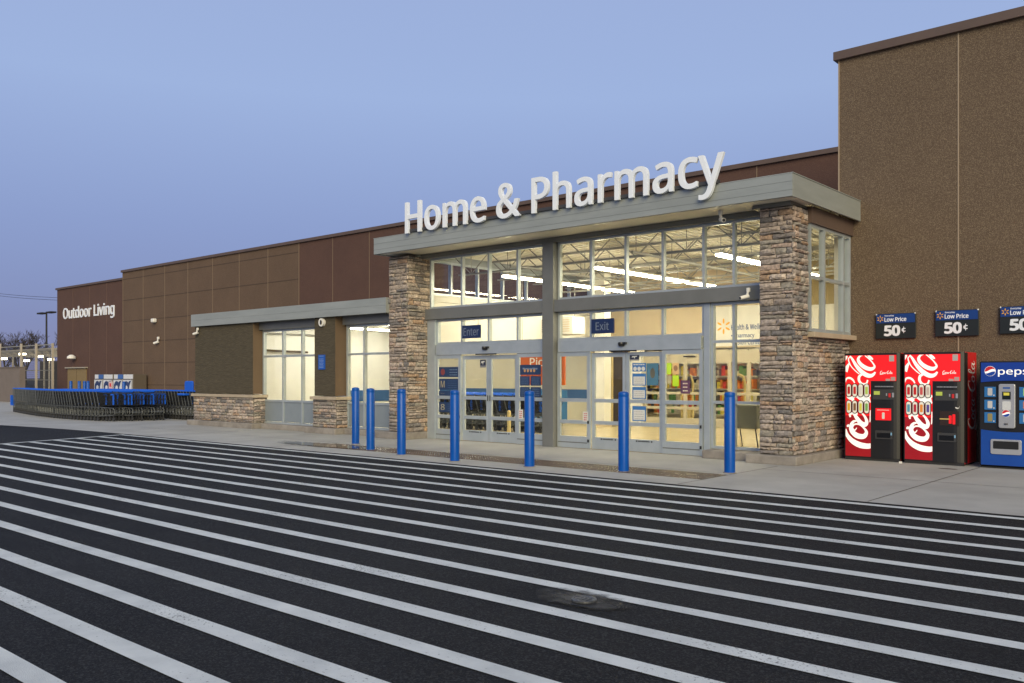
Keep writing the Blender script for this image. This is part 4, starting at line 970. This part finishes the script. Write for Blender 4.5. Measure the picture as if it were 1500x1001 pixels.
def place(src, loc, rz, label, group):
    if src.name not in used: used[src.name] = 1; src.location = loc; src.rotation_euler = (0, 0, rz); src['label'] = label; src['group'] = group; return src
    return copy_thing(src, loc, rz, label, group)
for i, (x, y, a) in enumerate(along(path, .215)):
    hb = x > -32.4 and i % 2 == 0
    place(cb if hb else ca, (x, y, .006), a + rnd.uniform(-.012, .012), LD if hb else LA, 'nested carts with blue bumpers outside' if hb else 'nested carts in the front row')
for i in range(42):
    x = -35.2 + i * .215; hb = x > -28.9 and i % 3 == 0
    place(cb if hb else ca, (x, 15.9 + rnd.uniform(-.012, .012), .006), rnd.uniform(-.012, .012), LD if hb else LB, 'nested carts with blue bumpers outside' if hb else 'nested carts in the rear row')
for yr, xe, n_, nm in ((14.12, -29.5, 30, 'second'), (14.80, -29.35, 32, 'third')):
    for i in range(n_):
        hb = i < 5
        place(cb if hb else ca, (xe - i * .215, yr + rnd.uniform(-.012, .012), .006), rnd.uniform(-.012, .012), LD if hb else 'dark grey wire shopping cart nested in the %s of the four rows outside' % nm, 'nested carts with blue bumpers outside' if hb else 'nested carts in the %s row' % nm)
for i in range(16): place(cb, (-20.2 + i * .36, 18.3, .012), math.pi * (0 if i % 16 else 0) + rnd.uniform(-.02, .02), LC, 'carts inside behind the enter doors')
for i in range(14): place(cb, (-20.6 + i * .36, 19.4, .012), rnd.uniform(-.02, .02), 'shopping cart with blue corner bumpers in the rear row inside the enter doors', 'carts in the rear row inside')
o = MB(); o.box(-41.15, -41.05, 14.35, 14.5, .30, .72); o.box(-41.1, -40.9, 14.36, 14.5, .28, .34); tag(o.build('cart_guard', CBLUE, loc=(-41.1, 14.4, .28)), 'blue upright plastic guard at the left end of the curved cart row', 'cart guard')
o = thing('child_seat', (-28.75, 15.9, .9), 'upright blue plastic child seat standing up at the right end of the outside cart rows', 'child seat')
MB().prism(rrect(-29.0, -28.45, .88, 1.36, .08), 15.75, 15.81).build('back', CBLUE, o, bevel=.02); MB().box(-28.95, -28.5, 15.45, 15.748, .86, .93).build('seat', CBLUE, o, bevel=.02)

# ---- things inside the entrance
def plate_sign(name, x0, x1, y, z0, z1, text, label, tcol, tb=(.12, .12, .22, .25)):
    t = thing(name, ((x0 + x1) / 2, y, z0), label, 'sign')
    MB().box(x0, x1, y, y + .03, z0, z1).build('plate', NAVY2, t); wd, h = x1 - x0, z1 - z0
    fit_text(text, x0 + wd * tb[0], x1 - wd * tb[1], z0 + h * tb[2], z1 - h * tb[3], y - .001, .0, .003).build('lettering', tcol, t)
    m = MB(); m.bar((x0 + .08, y + .015, z1), (x0 + .08, y + .015, z1 + .16), .006, 5); m.bar((x1 - .08, y + .015, z1), (x1 - .08, y + .015, z1 + .16), .006, 5); m.build('hanger', STEEL, t)
    return t
NAVY2 = flat('dark sign blue', (.008, .022, .085), .45); GREYT = flat('grey lettering', (.17, .20, .26), .5)
plate_sign('hanging_sign', -14.36, -13.78, 14.72, 2.40, 2.70, 'Enter', 'dark blue plate reading Enter over the left sliding doors', GREYT, (.08, .08, .2, .2))
plate_sign('hanging_sign', -10.65, -10.09, 14.72, 2.39, 2.69, 'Exit', 'dark blue plate reading Exit over the right sliding doors', GREYT, (.2, .22, .22, .22))
o = thing('hanging_sign', (-14.6, 18, 1.28), 'orange hanging sign reading Pickup behind the dark centre post', 'sign')
MB().box(-15.45, -13.85, 17.98, 18.02, 1.29, 2.05).build('panel', ORANGE, o); fit_text('Pickup', -15.02, -13.95, 1.72, 2.02, 17.979, .01, .004).build('lettering', OFFW, o)
MB().bar((-15.3, 18, 2.05), (-15.3, 18, 4.1), .006, 5).bar((-14.0, 18, 2.05), (-14.0, 18, 4.1), .006, 5).build('hanger', STEEL, o)
o = thing('heater_unit', (-15.7, 20, 2.75), 'white louvred heater unit hung up behind the dark centre post', 'heater')
MB().box(-16.3, -15.05, 19.9, 20.5, 2.72, 3.22).build('case', OFFW, o, bevel=.02)
m = MB()
for k in range(6): m.box(-16.2, -15.75, 19.88, 19.9, 2.80 + k * .065, 2.835 + k * .065)
m.build('louvre', DOORB, o); m = MB()
for k in range(6): m.box(-15.6, -15.15, 19.885, 19.898, 2.80 + k * .065, 2.82 + k * .065)
m.build('grille', BEIGE, o); MB().bar((-16.1, 20.2, 3.22), (-16.1, 20.2, 4.1), .01, 5).bar((-15.2, 20.2, 3.22), (-15.2, 20.2, 4.1), .01, 5).build('hanger', STEEL, o)
o = thing('wall_sign', (-11.7, 23.38, 2.4), 'cream panel with a yellow spark and blue health lettering on the inner wall', 'sign')
MB().box(-12.65, -10.75, 23.385, 23.398, 2.40, 3.55).build('panel', WHITE, o); spark(-12.17, 2.98, .23, 23.384).build('emblem', YEL, o)
TB = flat('lettering blue', (.05, .10, .28), .5)
for s_, z in (('Health & Wellness', 2.86), ('• Pharmacy', 2.60), ('• Vision Center', 2.43)): fit_text(s_, -11.93, -11.93 + (1.15 if z > 2.8 else .72 if 'P' in s_ else .95), z, z + .16, 23.384, .012, .004).build('lettering', TB, o)
# poster cluster on the exit sliding leaf and sidelights (decals stuck to the glass)
def decal(name, x0, x1, z0, z1, mat, label, cat='notice', y=14.835, extra=None, group=None):
    t = thing(name, ((x0 + x1) / 2, y, z0), label, cat, group); MB().box(x0, x1, y - .002, y, z0, z1).build('sheet', mat, t)
    if extra: extra(t, x0, x1, z0, z1, y - .002)
    return t
PALE = flat('pale paper', (.62, .62, .58), .6); MIDB = flat('mid blue print', (.04, .16, .42), .5)
def lines(mat, n, ind=.12, h=.3, seed=1, top=.9):
    def f(t, x0, x1, z0, z1, y):
        rr = random.Random(seed); m = MB(); wd, hh = x1 - x0, z1 - z0
        for k in range(n):
            z = z0 + hh * (top - (k + .5) * (top - .08) / n); hq = hh * (top - .08) / n * h; q = x0 + wd * ind
            while q < x1 - wd * ind: e_ = min(q + rr.uniform(.01, .05), x1 - wd * ind); m.box(q, e_, y - .0015, y - .0003, z - hq / 2, z + hq / 2); q = e_ + .01
        m.build('print', mat, t)
    return f
def paper(t, x0, x1, z0, z1, y):
    wd, hh = x1 - x0, z1 - z0; p = MB().box(x0 + wd * .08, x1 - wd * .08, y - .002, y - .0004, z0 + hh * .08, z1 - hh * .25).build('paper', PALE, t); lines(flat('grey print', (.3, .3, .32), .6), 4, .16, .25, 3, .7)(t, x0, x1, z0, z1, y - .002)
for i, (z0, z1, f) in enumerate(((1.61, 1.78, None), (1.33, 1.57, paper), (1.06, 1.30, paper), (.62, .92, paper))):
    def icons(t, x0, x1, z0, z1, y):
        for k in range(3): cx = x0 + (x1 - x0) * (.2 + .3 * k); MB().prism([(cx + .042 * math.cos(R(a)), z0 + .055 + .042 * math.sin(R(a))) for a in range(0, 360, 30)], y - .002, y - .0004).build('icon', PALE, t)
        lines(PALE, 1, .08, .35, 2, .98)(t, x0, x1, z0 + (z1 - z0) * .6, z1, y)
    decal('door_notice', -9.74, -9.42, z0, z1, MIDB, ('blue strip with three round icons, topmost notice on the exit door glass', 'blue bordered paper just below the icon strip on the exit door glass', 'blue bordered paper above the middle rail on the exit door glass', 'blue bordered paper below the middle rail on the exit door glass')[i], extra=f or icons, y=14.885 if False else 14.866)
CAMN = flat('camera notice navy', (.012, .018, .05), .5)
def cam_pic(t, x0, x1, z0, z1, y):
    wd, hh = x1 - x0, z1 - z0; MB().prism([(x0 + wd * a, z0 + hh * b) for a, b in ((.2, .55), (.75, .68), (.8, .85), (.25, .8))], y - .002, y - .0004).box(x0 + wd * .45, x0 + wd * .55, y - .002, y - .0004, z0 + hh * .4, z0 + hh * .62).build('picture', PALE, t)
    MB().box(x0, x1, y - .001, y - .0002, z0, z0 + hh * .25).build('strip', flat('grey strip', (.2, .2, .22), .5), t)
decal('door_notice', -9.80, -9.58, 1.83, 1.99 - .05, CAMN, 'navy camera notice at the top of the exit door glass', extra=cam_pic, y=14.866)
decal('door_notice', -13.92, -13.74, 1.72, 1.90, CAMN, 'navy camera notice at the top of the enter door glass', extra=cam_pic, y=14.866)
def hours(t, x0, x1, z0, z1, y): lines(flat('dim print', (.22, .28, .36), .5), 3, .1, .22, 8, .85)(t, x0 + (x1 - x0) * .5, x1, z0, z1, y); MB().prism([(x0 + .13 + .07 * math.cos(R(a)), (z0 + z1) / 2 + .08 * math.sin(R(a))) for a in range(0, 360, 24)], y - .002, y - .0004).build('mark', flat('dull red', (.22, .05, .05), .5), t)
def digit(ch):
    def f(t, x0, x1, z0, z1, y): fit_text(ch, x0 + .06, x0 + .19, z0 + .05, z1 - .05, y - .0003, .0, .002).build('lettering', flat('tan print', (.38, .33, .2), .5), t); lines(flat('dim print', (.06, .10, .2), .5), 4, .1, .25, 9)(t, x0 + (x1 - x0) * .4, x1, z0, z1, y)
    return f
NV = flat('navy vinyl panel', (.015, .04, .11), .5)
for i, (z0, z1, f) in enumerate(((1.50, 1.74, hours), (1.20, 1.46, digit('M')), (.98 + .075, 1.165, digit('6')), (.66, .90, digit('8')))):
    decal('window_notice', -15.25, -14.60, z0, z1, NV, ('navy hours panel with a red mark, topmost on the glass left of the enter doors', 'second navy hours panel from the top left of the enter doors', 'third navy hours panel from the top left of the enter doors', 'lowest navy hours panel left of the enter doors')[i], extra=f, y=14.838)
def welcome(t, x0, x1, z0, z1, y):
    fit_text('Welcome to your Walmart', x0 + .08, x1 - .1, z1 - .12, z1 - .06, y - .0003, .01, .002).build('lettering', flat('pale blue print', (.3, .36, .46), .5), t)
    m = MB()
    for k in range(4): m.prism([(x0 + .14 + k * .09 + .03 * math.cos(R(a)), z0 + .09 + .035 * math.sin(R(a))) for a in range(0, 360, 45)], y - .002, y - .0004)
    m.build('pictogram', flat('orange print', (.5, .28, .12), .5), t)
decal('window_notice', -12.68, -12.08, 1.55, 1.77, NV, 'navy welcome panel on the glass right of the enter doors', extra=welcome, y=14.838)
for i, (a, b, z0, z1) in enumerate(((-12.68, -12.40, 1.31, 1.52), (-12.37, -12.08, 1.31, 1.52), (-12.68, -12.40, 1.06, 1.28), (-12.37, -12.08, 1.06, 1.28))):
    decal('window_notice', a, b, z0, z1, NV, ('upper left', 'upper right', 'lower left', 'lower right')[i] + ' of four small navy panels on the glass right of the enter doors', extra=lines(flat('dim print2', (.10, .15, .26), .5), 4, .15, .3, i + 3), y=14.838)
for i, (x, lb) in enumerate(((-12.70, 'red and white paper notice by the enter doors'), (-10.93, 'red and white paper notice by the exit doors'))):
    decal('door_notice', x, x + .13, .57, .78, PALE, lb, extra=lines(flat('red print', (.5, .06, .06), .5), 4, .2, .5, 4), y=14.812)
# posters on inner doors
def poster(x0, x1, z0, z1, col, label, y=23.392, extra=None): return decal('poster', x0, x1, z0, z1, flat('poster colour', col, .5), label, 'poster', y, extra)
poster(-14.80, -14.37, 1.24, 1.93, (.03, .12, .26), 'tall blue poster with a dark figure shape on the inner doors', extra=lambda t, x0, x1, z0, z1, y: MB().prism([((x0 + x1) / 2 + .09 * math.cos(R(a)), z0 + .38 + .16 * math.sin(R(a))) for a in range(0, 360, 30)], y - .003, y - .0005).build('figure', flat('poster dark', (.07, .07, .06), .6), t))
poster(-14.15, -13.92, 1.58, 1.93, (.38, .62, .02), 'upper green poster on the inner doors'); poster(-13.88, -13.66, 1.58, 1.93, (.52, .36, .2), 'tan poster with a face beside the green one on the inner doors', extra=lambda t, x0, x1, z0, z1, y: MB().prism([((x0 + x1) / 2 + .07 * math.cos(R(a)), z0 + .19 + .09 * math.sin(R(a))) for a in range(0, 360, 30)], y - .003, y - .0005).build('face', flat('poster brown', (.2, .1, .05), .6), t))
poster(-13.88, -13.66, 1.22, 1.55, (.38, .62, .02), 'lower green poster on the inner doors'); poster(-14.15, -13.92, 1.3, 1.55, (.3, .28, .22), 'grey brown poster below the upper green one')
poster(-13.60, -13.28, 1.0, 1.40, (.08, .03, .11), 'dark purple poster on the inner doors', extra=lines(PALE, 3, .25, .3, 6))
# ---- shelves and furniture
for i, (x0, x1) in enumerate(((-14.0, -12.4), (-12.3, -10.6), (-16.2, -14.1))):
    t = thing('product_shelf', ((x0 + x1) / 2, 26.3, 0), ('white product shelf full of orange and red packs behind the inner doors', 'white product shelf full of mixed packs at the right behind the inner glass', 'product shelf seen at the left behind the blue poster of the inner doors')[i], 'shelf', 'product shelves inside the store')
    m = MB().box(x0, x1, 26.4, 26.45, 0, 2.1)
    for k in range(5): m.box(x0, x1, 26.0, 26.4, .25 + k * .42, .28 + k * .42)
    m.build('rack', WHITE, t)
    mats = [flat('pack colour', c, .5) for c in ((.65, .22, .04), (.6, .05, .05), (.7, .6, .1), (.12, .3, .1), (.6, .58, .52), (.08, .08, .1))]; m = MB(); rr = random.Random(i)
    for k in range(4):
        q = x0 + .03
        while q < x1 - .12: wv = rr.uniform(.06, .14); m.box(q, q + wv, 26.02, 26.3, .282 + k * .42, .282 + k * .42 + rr.uniform(.16, .34), rr.choice((0, 0, 1, 2, 3, 4, 4, 5))); q += wv + .01
    o = m.build('packs', mats, t); o['kind'] = 'stuff'
for i, x in enumerate((-13.95, -12.2)):
    t = thing('antitheft_gate', (x, 24.4, 0), ('cream anti-theft arch just inside the inner doors', 'cream anti-theft arch at the right inside the inner glass')[i], 'anti-theft gate', 'anti-theft gates inside')
    m = MB(); pts = [(x - .2, 24.4, .02), (x - .2, 24.4, 1.35), (x - .14, 24.4, 1.52), (x, 24.4, 1.58), (x + .14, 24.4, 1.52), (x + .2, 24.4, 1.35), (x + .2, 24.4, .02)]; m.tube(pts, .035, 8); m.build('arch', CREAM, t); MB().box(x - .16, x + .16, 24.38, 24.42, .1, .5).build('panel', CREAM, t)
t = thing('display_bin', (-8.45, 17.2, 0), 'grey bin on thin black legs inside the sidelight by the right stone pier', 'bin')
MB().box(-8.80, -8.1, 17.0, 17.6, .42, .92).build('bin', M('grey green plastic', (.20, .20, .15), .5), t, bevel=.03); m = MB()
for a, b in ((-8.75, 17.05), (-8.15, 17.05), (-8.75, 17.55), (-8.15, 17.55)): m.bar((a, b, .42), (a + .06, b, .01), .014, 5)
m.build('legs', BLACK, t)
t = thing('blue_cabinet', (-17.4, 20.2, 0), 'blue slotted cabinet inside right of the dark centre post', 'cabinet'); MB().box(-18.0, -16.45, 21.0, 21.5, .08, 1.1).build('case', flat('cabinet blue', (.03, .14, .34), .5), t, bevel=.02)
m = MB()
for k in range(5): m.box(-17.75, -16.75, 20.985, 20.999, .3 + k * .12, .33 + k * .12)
m.build('slot', NAVY, t)
t = thing('white_column', (-14.75, 20.0, 0), 'square white column inside between the cabinet and the brown opening', 'column'); MB().box(-15.5, -15.15, 21.6, 21.95, .01, 4.6).build('shaft', WHITE, t); MB().box(-15.52, -15.13, 21.58, 21.97, .01, .15).build('base', BEIGE, t)
t = thing('guard_post', (-14.35, 16.4, 0), 'short cream guard post just inside the enter doors', 'post'); MB().lathe([(.05, .01), (.05, .62), (.03, .66), (0, .67)], -14.55, 16.6, 0, 14).build('post', CREAM, t)

# ---- garden centre on the far left
t = thing('garden_fence', (-66, 24, 0), 'tall pale post fence of the garden centre at the far left', 'fence')
for i, (x, h) in enumerate(((-61.4, 3.75), (-64.14, 3.80), (-66.8, 3.85), (-70.8, 3.95), (-74.5, 4.0))): MB().box(x - .07, x + .07, 23.94, 24.06, 0, h).build('post', M('pale post', (.44, .39, .32), .6) if 'pale post' not in bpy.data.materials else bpy.data.materials['pale post'], t)
m = MB()
for z in (1.3, 1.95, 3.3, 3.68): m.box(-78, -61.4, 24.07, 24.12, z - .03, z + .03)
m.build('rail', M('galvanised', (.34, .33, .29), .5, .3), t)
m = MB()
for k in range(120): x = -78 + k * .14; m.box(x - .005, x + .005, 24.03, 24.04, .1, 3.6)
for k in range(28): m.box(-78, -61.4, 24.042, 24.05, .1 + k * .13, .11 + k * .13)
o = m.build('mesh', M('fence wire', (.06, .06, .06), .6), t); o['kind'] = 'stuff'
t = thing('shade_structure', (-72, 30, 0), 'open shade roof of pale beams over the lit garden centre', 'shade roof')
m = MB()
for x in (-62.5, -68, -74, -80, -86):
    for y in (26, 31): m.bar((x, y, 0), (x, y, 3.4), .07, 8)
m.build('column', M('pale steel', (.42, .39, .33), .6), t)
m = MB()
for k in range(14): m.box(-88, -61, 25 + k * .6, 25.05 + k * .6, 3.42, 3.52)
for x in (-62.5, -65, -68, -71, -74, -77, -80, -83, -86): m.box(x - .04, x + .04, 25, 33, 3.3, 3.41)
m.build('beam', M('pale beam', (.38, .35, .30), .6), t)
MB().box(-90, -60, 34, 34.1, 0, 3.0).build('back_screen', M('dark screen', (.06, .055, .05), .8), t)
for i, (x, y, z) in enumerate(((-81.7, 28, 2.98), (-72.1, 26, 3.18), (-85.0, 31, 2.9), (-76.4, 29, 3.1), (-79.7, 31, 2.94))):
    t = thing('strip_light', (x, y, z), ('garden strip light at the picture edge, lowest left', 'highest strip light of the garden centre', 'garden strip light under the highest one', 'garden strip light between the two middle fence posts', 'garden strip light beside the right fence post')[i], 'strip light', 'strip lights in the garden centre')
    MB().box(x - .55, x + .55, y - .06, y + .06, z, z + .16).build('tube', TUBEG, t); MB().box(x - .6, x + .6, y - .08, y + .08, z + .162, z + .2).build('housing', OFFW, t)
t = thing('pallet_stack', (-63, 26, 0), 'pale wrapped goods stacked behind the garden fence', 'goods'); MB().box(-66, -63.2, 26.5, 27.5, .02, 1.0).build('goods', M('pale goods', (.4, .42, .45), .6, col2=(.25, .27, .3), scale=2), t, bevel=.05); MB().box(-66.1, -63.1, 26.45, 27.55, 1.0, 1.08).build('top_sheet', OFFW, t)
o = MB(); o.box(-80, -55.6, 19.9, 20.2, 0, 2.06); o.box(-80, -55.58, 19.85, 20.25, 2.062, 2.11)
tag(o.build('screen_wall', M('mauve grey block', (.17, .14, .125), .85, col2=(.15, .125, .11), scale=2, bump=.3), loc=(-68, 20, 0)), 'low plain mauve grey wall at the far left edge in front of the garden centre', 'wall')
# lamp post, wires, trees
t = thing('parking_lamp', (-130, 50, 0), 'tall dark parking lamp post with two flat heads beyond the garden centre', 'lamp post')
MB().bar((-130, 50, 0), (-130, 50, 10.5), .16, 10, .11).build('pole', BLACKM, t); MB().lathe([(.3, 0), (.3, .7), (.2, .75)], -130, 50, 0, 14).build('base', CURB, t)
MB().box(-130.7, -129.3, 49.95, 50.05, 10.42, 10.5).build('arm', BLACKM, t)
for s_ in (-1, 1): MB().box(-130 + s_ * .7, -130 + s_ * 2.4, 49.6, 50.4, 10.38, 10.6).build('head', BLACKM, t, bevel=.03)
t = thing('power_line', (-247, 90, 0), 'pair of thin power wires crossing the sky at the far left', 'power line')
for dz in (0, -.62):
    p = [(-285 + k * 4.5, 90, 26.6 + dz - k * .42 - .35 * math.sin(math.pi * k / 14)) for k in range(15)]; MB().tube(p, .045, 4).build('wire', BLACKM, t)
def bare_tree(x, y, h, seed, label):
    rr = random.Random(seed); t = thing('bare_tree', (x, y, 0), label, 'tree', 'bare trees beyond the garden centre'); tr = MB(); br = MB()
    def grow(p, d_, l_, r, lev):
        q = p + d_ * l_; (tr if lev < 2 else br).bar(p, q, r, 5 if lev < 2 else 3, r * .7, cap=False)
        if lev >= 6 or l_ < .25: return
        for k in range(rr.choice((2, 3, 3)) if lev else 4):
            n_ = (d_ + Vector((rr.gauss(0, .42), rr.gauss(0, .42), rr.gauss(.08, .25)))).normalized(); grow(p + d_ * l_ * rr.uniform(.6, 1.0), n_, l_ * rr.uniform(.62, .85), max(r * .6, .022), lev + 1)
    grow(Vector((x, y, 0)), Vector((0, 0, 1)), h * .26, h * .018, 0)
    tr.build('trunk', TREEM, t); br.build('branches', TREEM, t)
for i, (x, y, h, lb) in enumerate(((-183, 61, 13.5, 'bare tree at the left picture edge'), (-176, 64, 12.5, 'bare tree second from the left picture edge'), (-168, 60, 12.5, 'bare tree in the middle of the far row'), (-160, 62, 11.5, 'bare tree just left of the dark lamp post'), (-154, 64, 11.2, 'bare tree right at the dark lamp post'), (-192, 66, 12.5, 'bare tree partly beyond the left edge'))): bare_tree(x, y, h, 40 + i, lb)

t = thing('poster', (-10.0, 23.38, 2.7), 'white poster with an orange figure seen through the side window by the stone pier', 'poster')
MB().box(-10.25, -9.7, 23.372, 23.39, 2.72, 3.3).build('sheet', PALE, t); m = MB().prism([(-9.98 + .1 * math.cos(R(a)), 3.05 + .13 * math.sin(R(a))) for a in range(0, 360, 30)], 23.366, 23.3715); m.build('figure', ORANGE, t)
t = thing('mobility_scooter', (-15.2, 18.6, 0), 'dark electric mobility scooter parked inside left of the exit doors', 'scooter')
MB().box(-15.75, -14.75, 18.4, 18.8, .14, .24).build('deck', DGREY, t, bevel=.03); MB().box(-15.0, -14.6, 18.42, 18.78, .50, .60).box(-14.68, -14.6, 18.42, 18.78, .60, .98).build('seat', BLACK, t, bevel=.03)
MB().bar((-14.85, 18.6, .24), (-14.82, 18.6, .5), .04, 8).build('seat_post', STEEL, t); m = MB(); m.bar((-15.65, 18.6, .22), (-15.45, 18.6, .95), .03, 8); m.bar((-15.45, 18.35, .95), (-15.45, 18.85, .95), .02, 8); m.build('tiller', STEEL, t)
for x in (-15.6, -14.8):
    for y in (18.38, 18.82): MB().bar((x, y - .04, .12), (x, y + .04, .12), .115, 14).build('wheel', BLACKM, t)
t = thing('wall_dispenser', (-14.9, 23.3, 1.0), 'small white dispenser with a red mark on the white wall behind the exit doors', 'dispenser')
MB().box(-15.25, -15.05, 23.2, 23.298, .85, 1.2).build('case', OFFW, t, bevel=.02); MB().box(-15.2, -15.1, 23.194, 23.1995, 1.05, 1.15).build('mark', REDP, t)

# tall aisle ends further back in the hall
for i, (x, y) in enumerate(((-17.5, 30.5), (-15.0, 31.5), (-12.6, 30.2), (-19.8, 32.0))):
    t = thing('aisle_shelf', (x, y, 0), ('tall blue ended aisle shelf deep in the store behind the inner doors', 'tall aisle shelf deep in the store with a red goods row', 'tall aisle shelf deep in the store right of the inner doors', 'tall aisle shelf deepest at the left in the store')[i], 'shelf', 'aisle shelves deep in the store')
    MB().box(x - .9, x + .9, y, y + .1, 0, 2.4).box(x - .92, x - .86, y - .45, y - .001, 0, 2.4).box(x + .86, x + .92, y - .45, y - .001, 0, 2.4).build('frame', SBLUE if i % 2 == 0 else WHITE, t)
    m = MB(); rr = random.Random(90 + i)
    for k in range(5):
        q = x - .85
        while q < x + .72: wv = rr.uniform(.08, .16); m.box(q, q + wv, y - .4, y - .02, .15 + k * .44, .15 + k * .44 + rr.uniform(.2, .38), rr.randrange(6)); q += wv + .01
    o = m.build('goods', mats, t); o['kind'] = 'stuff'
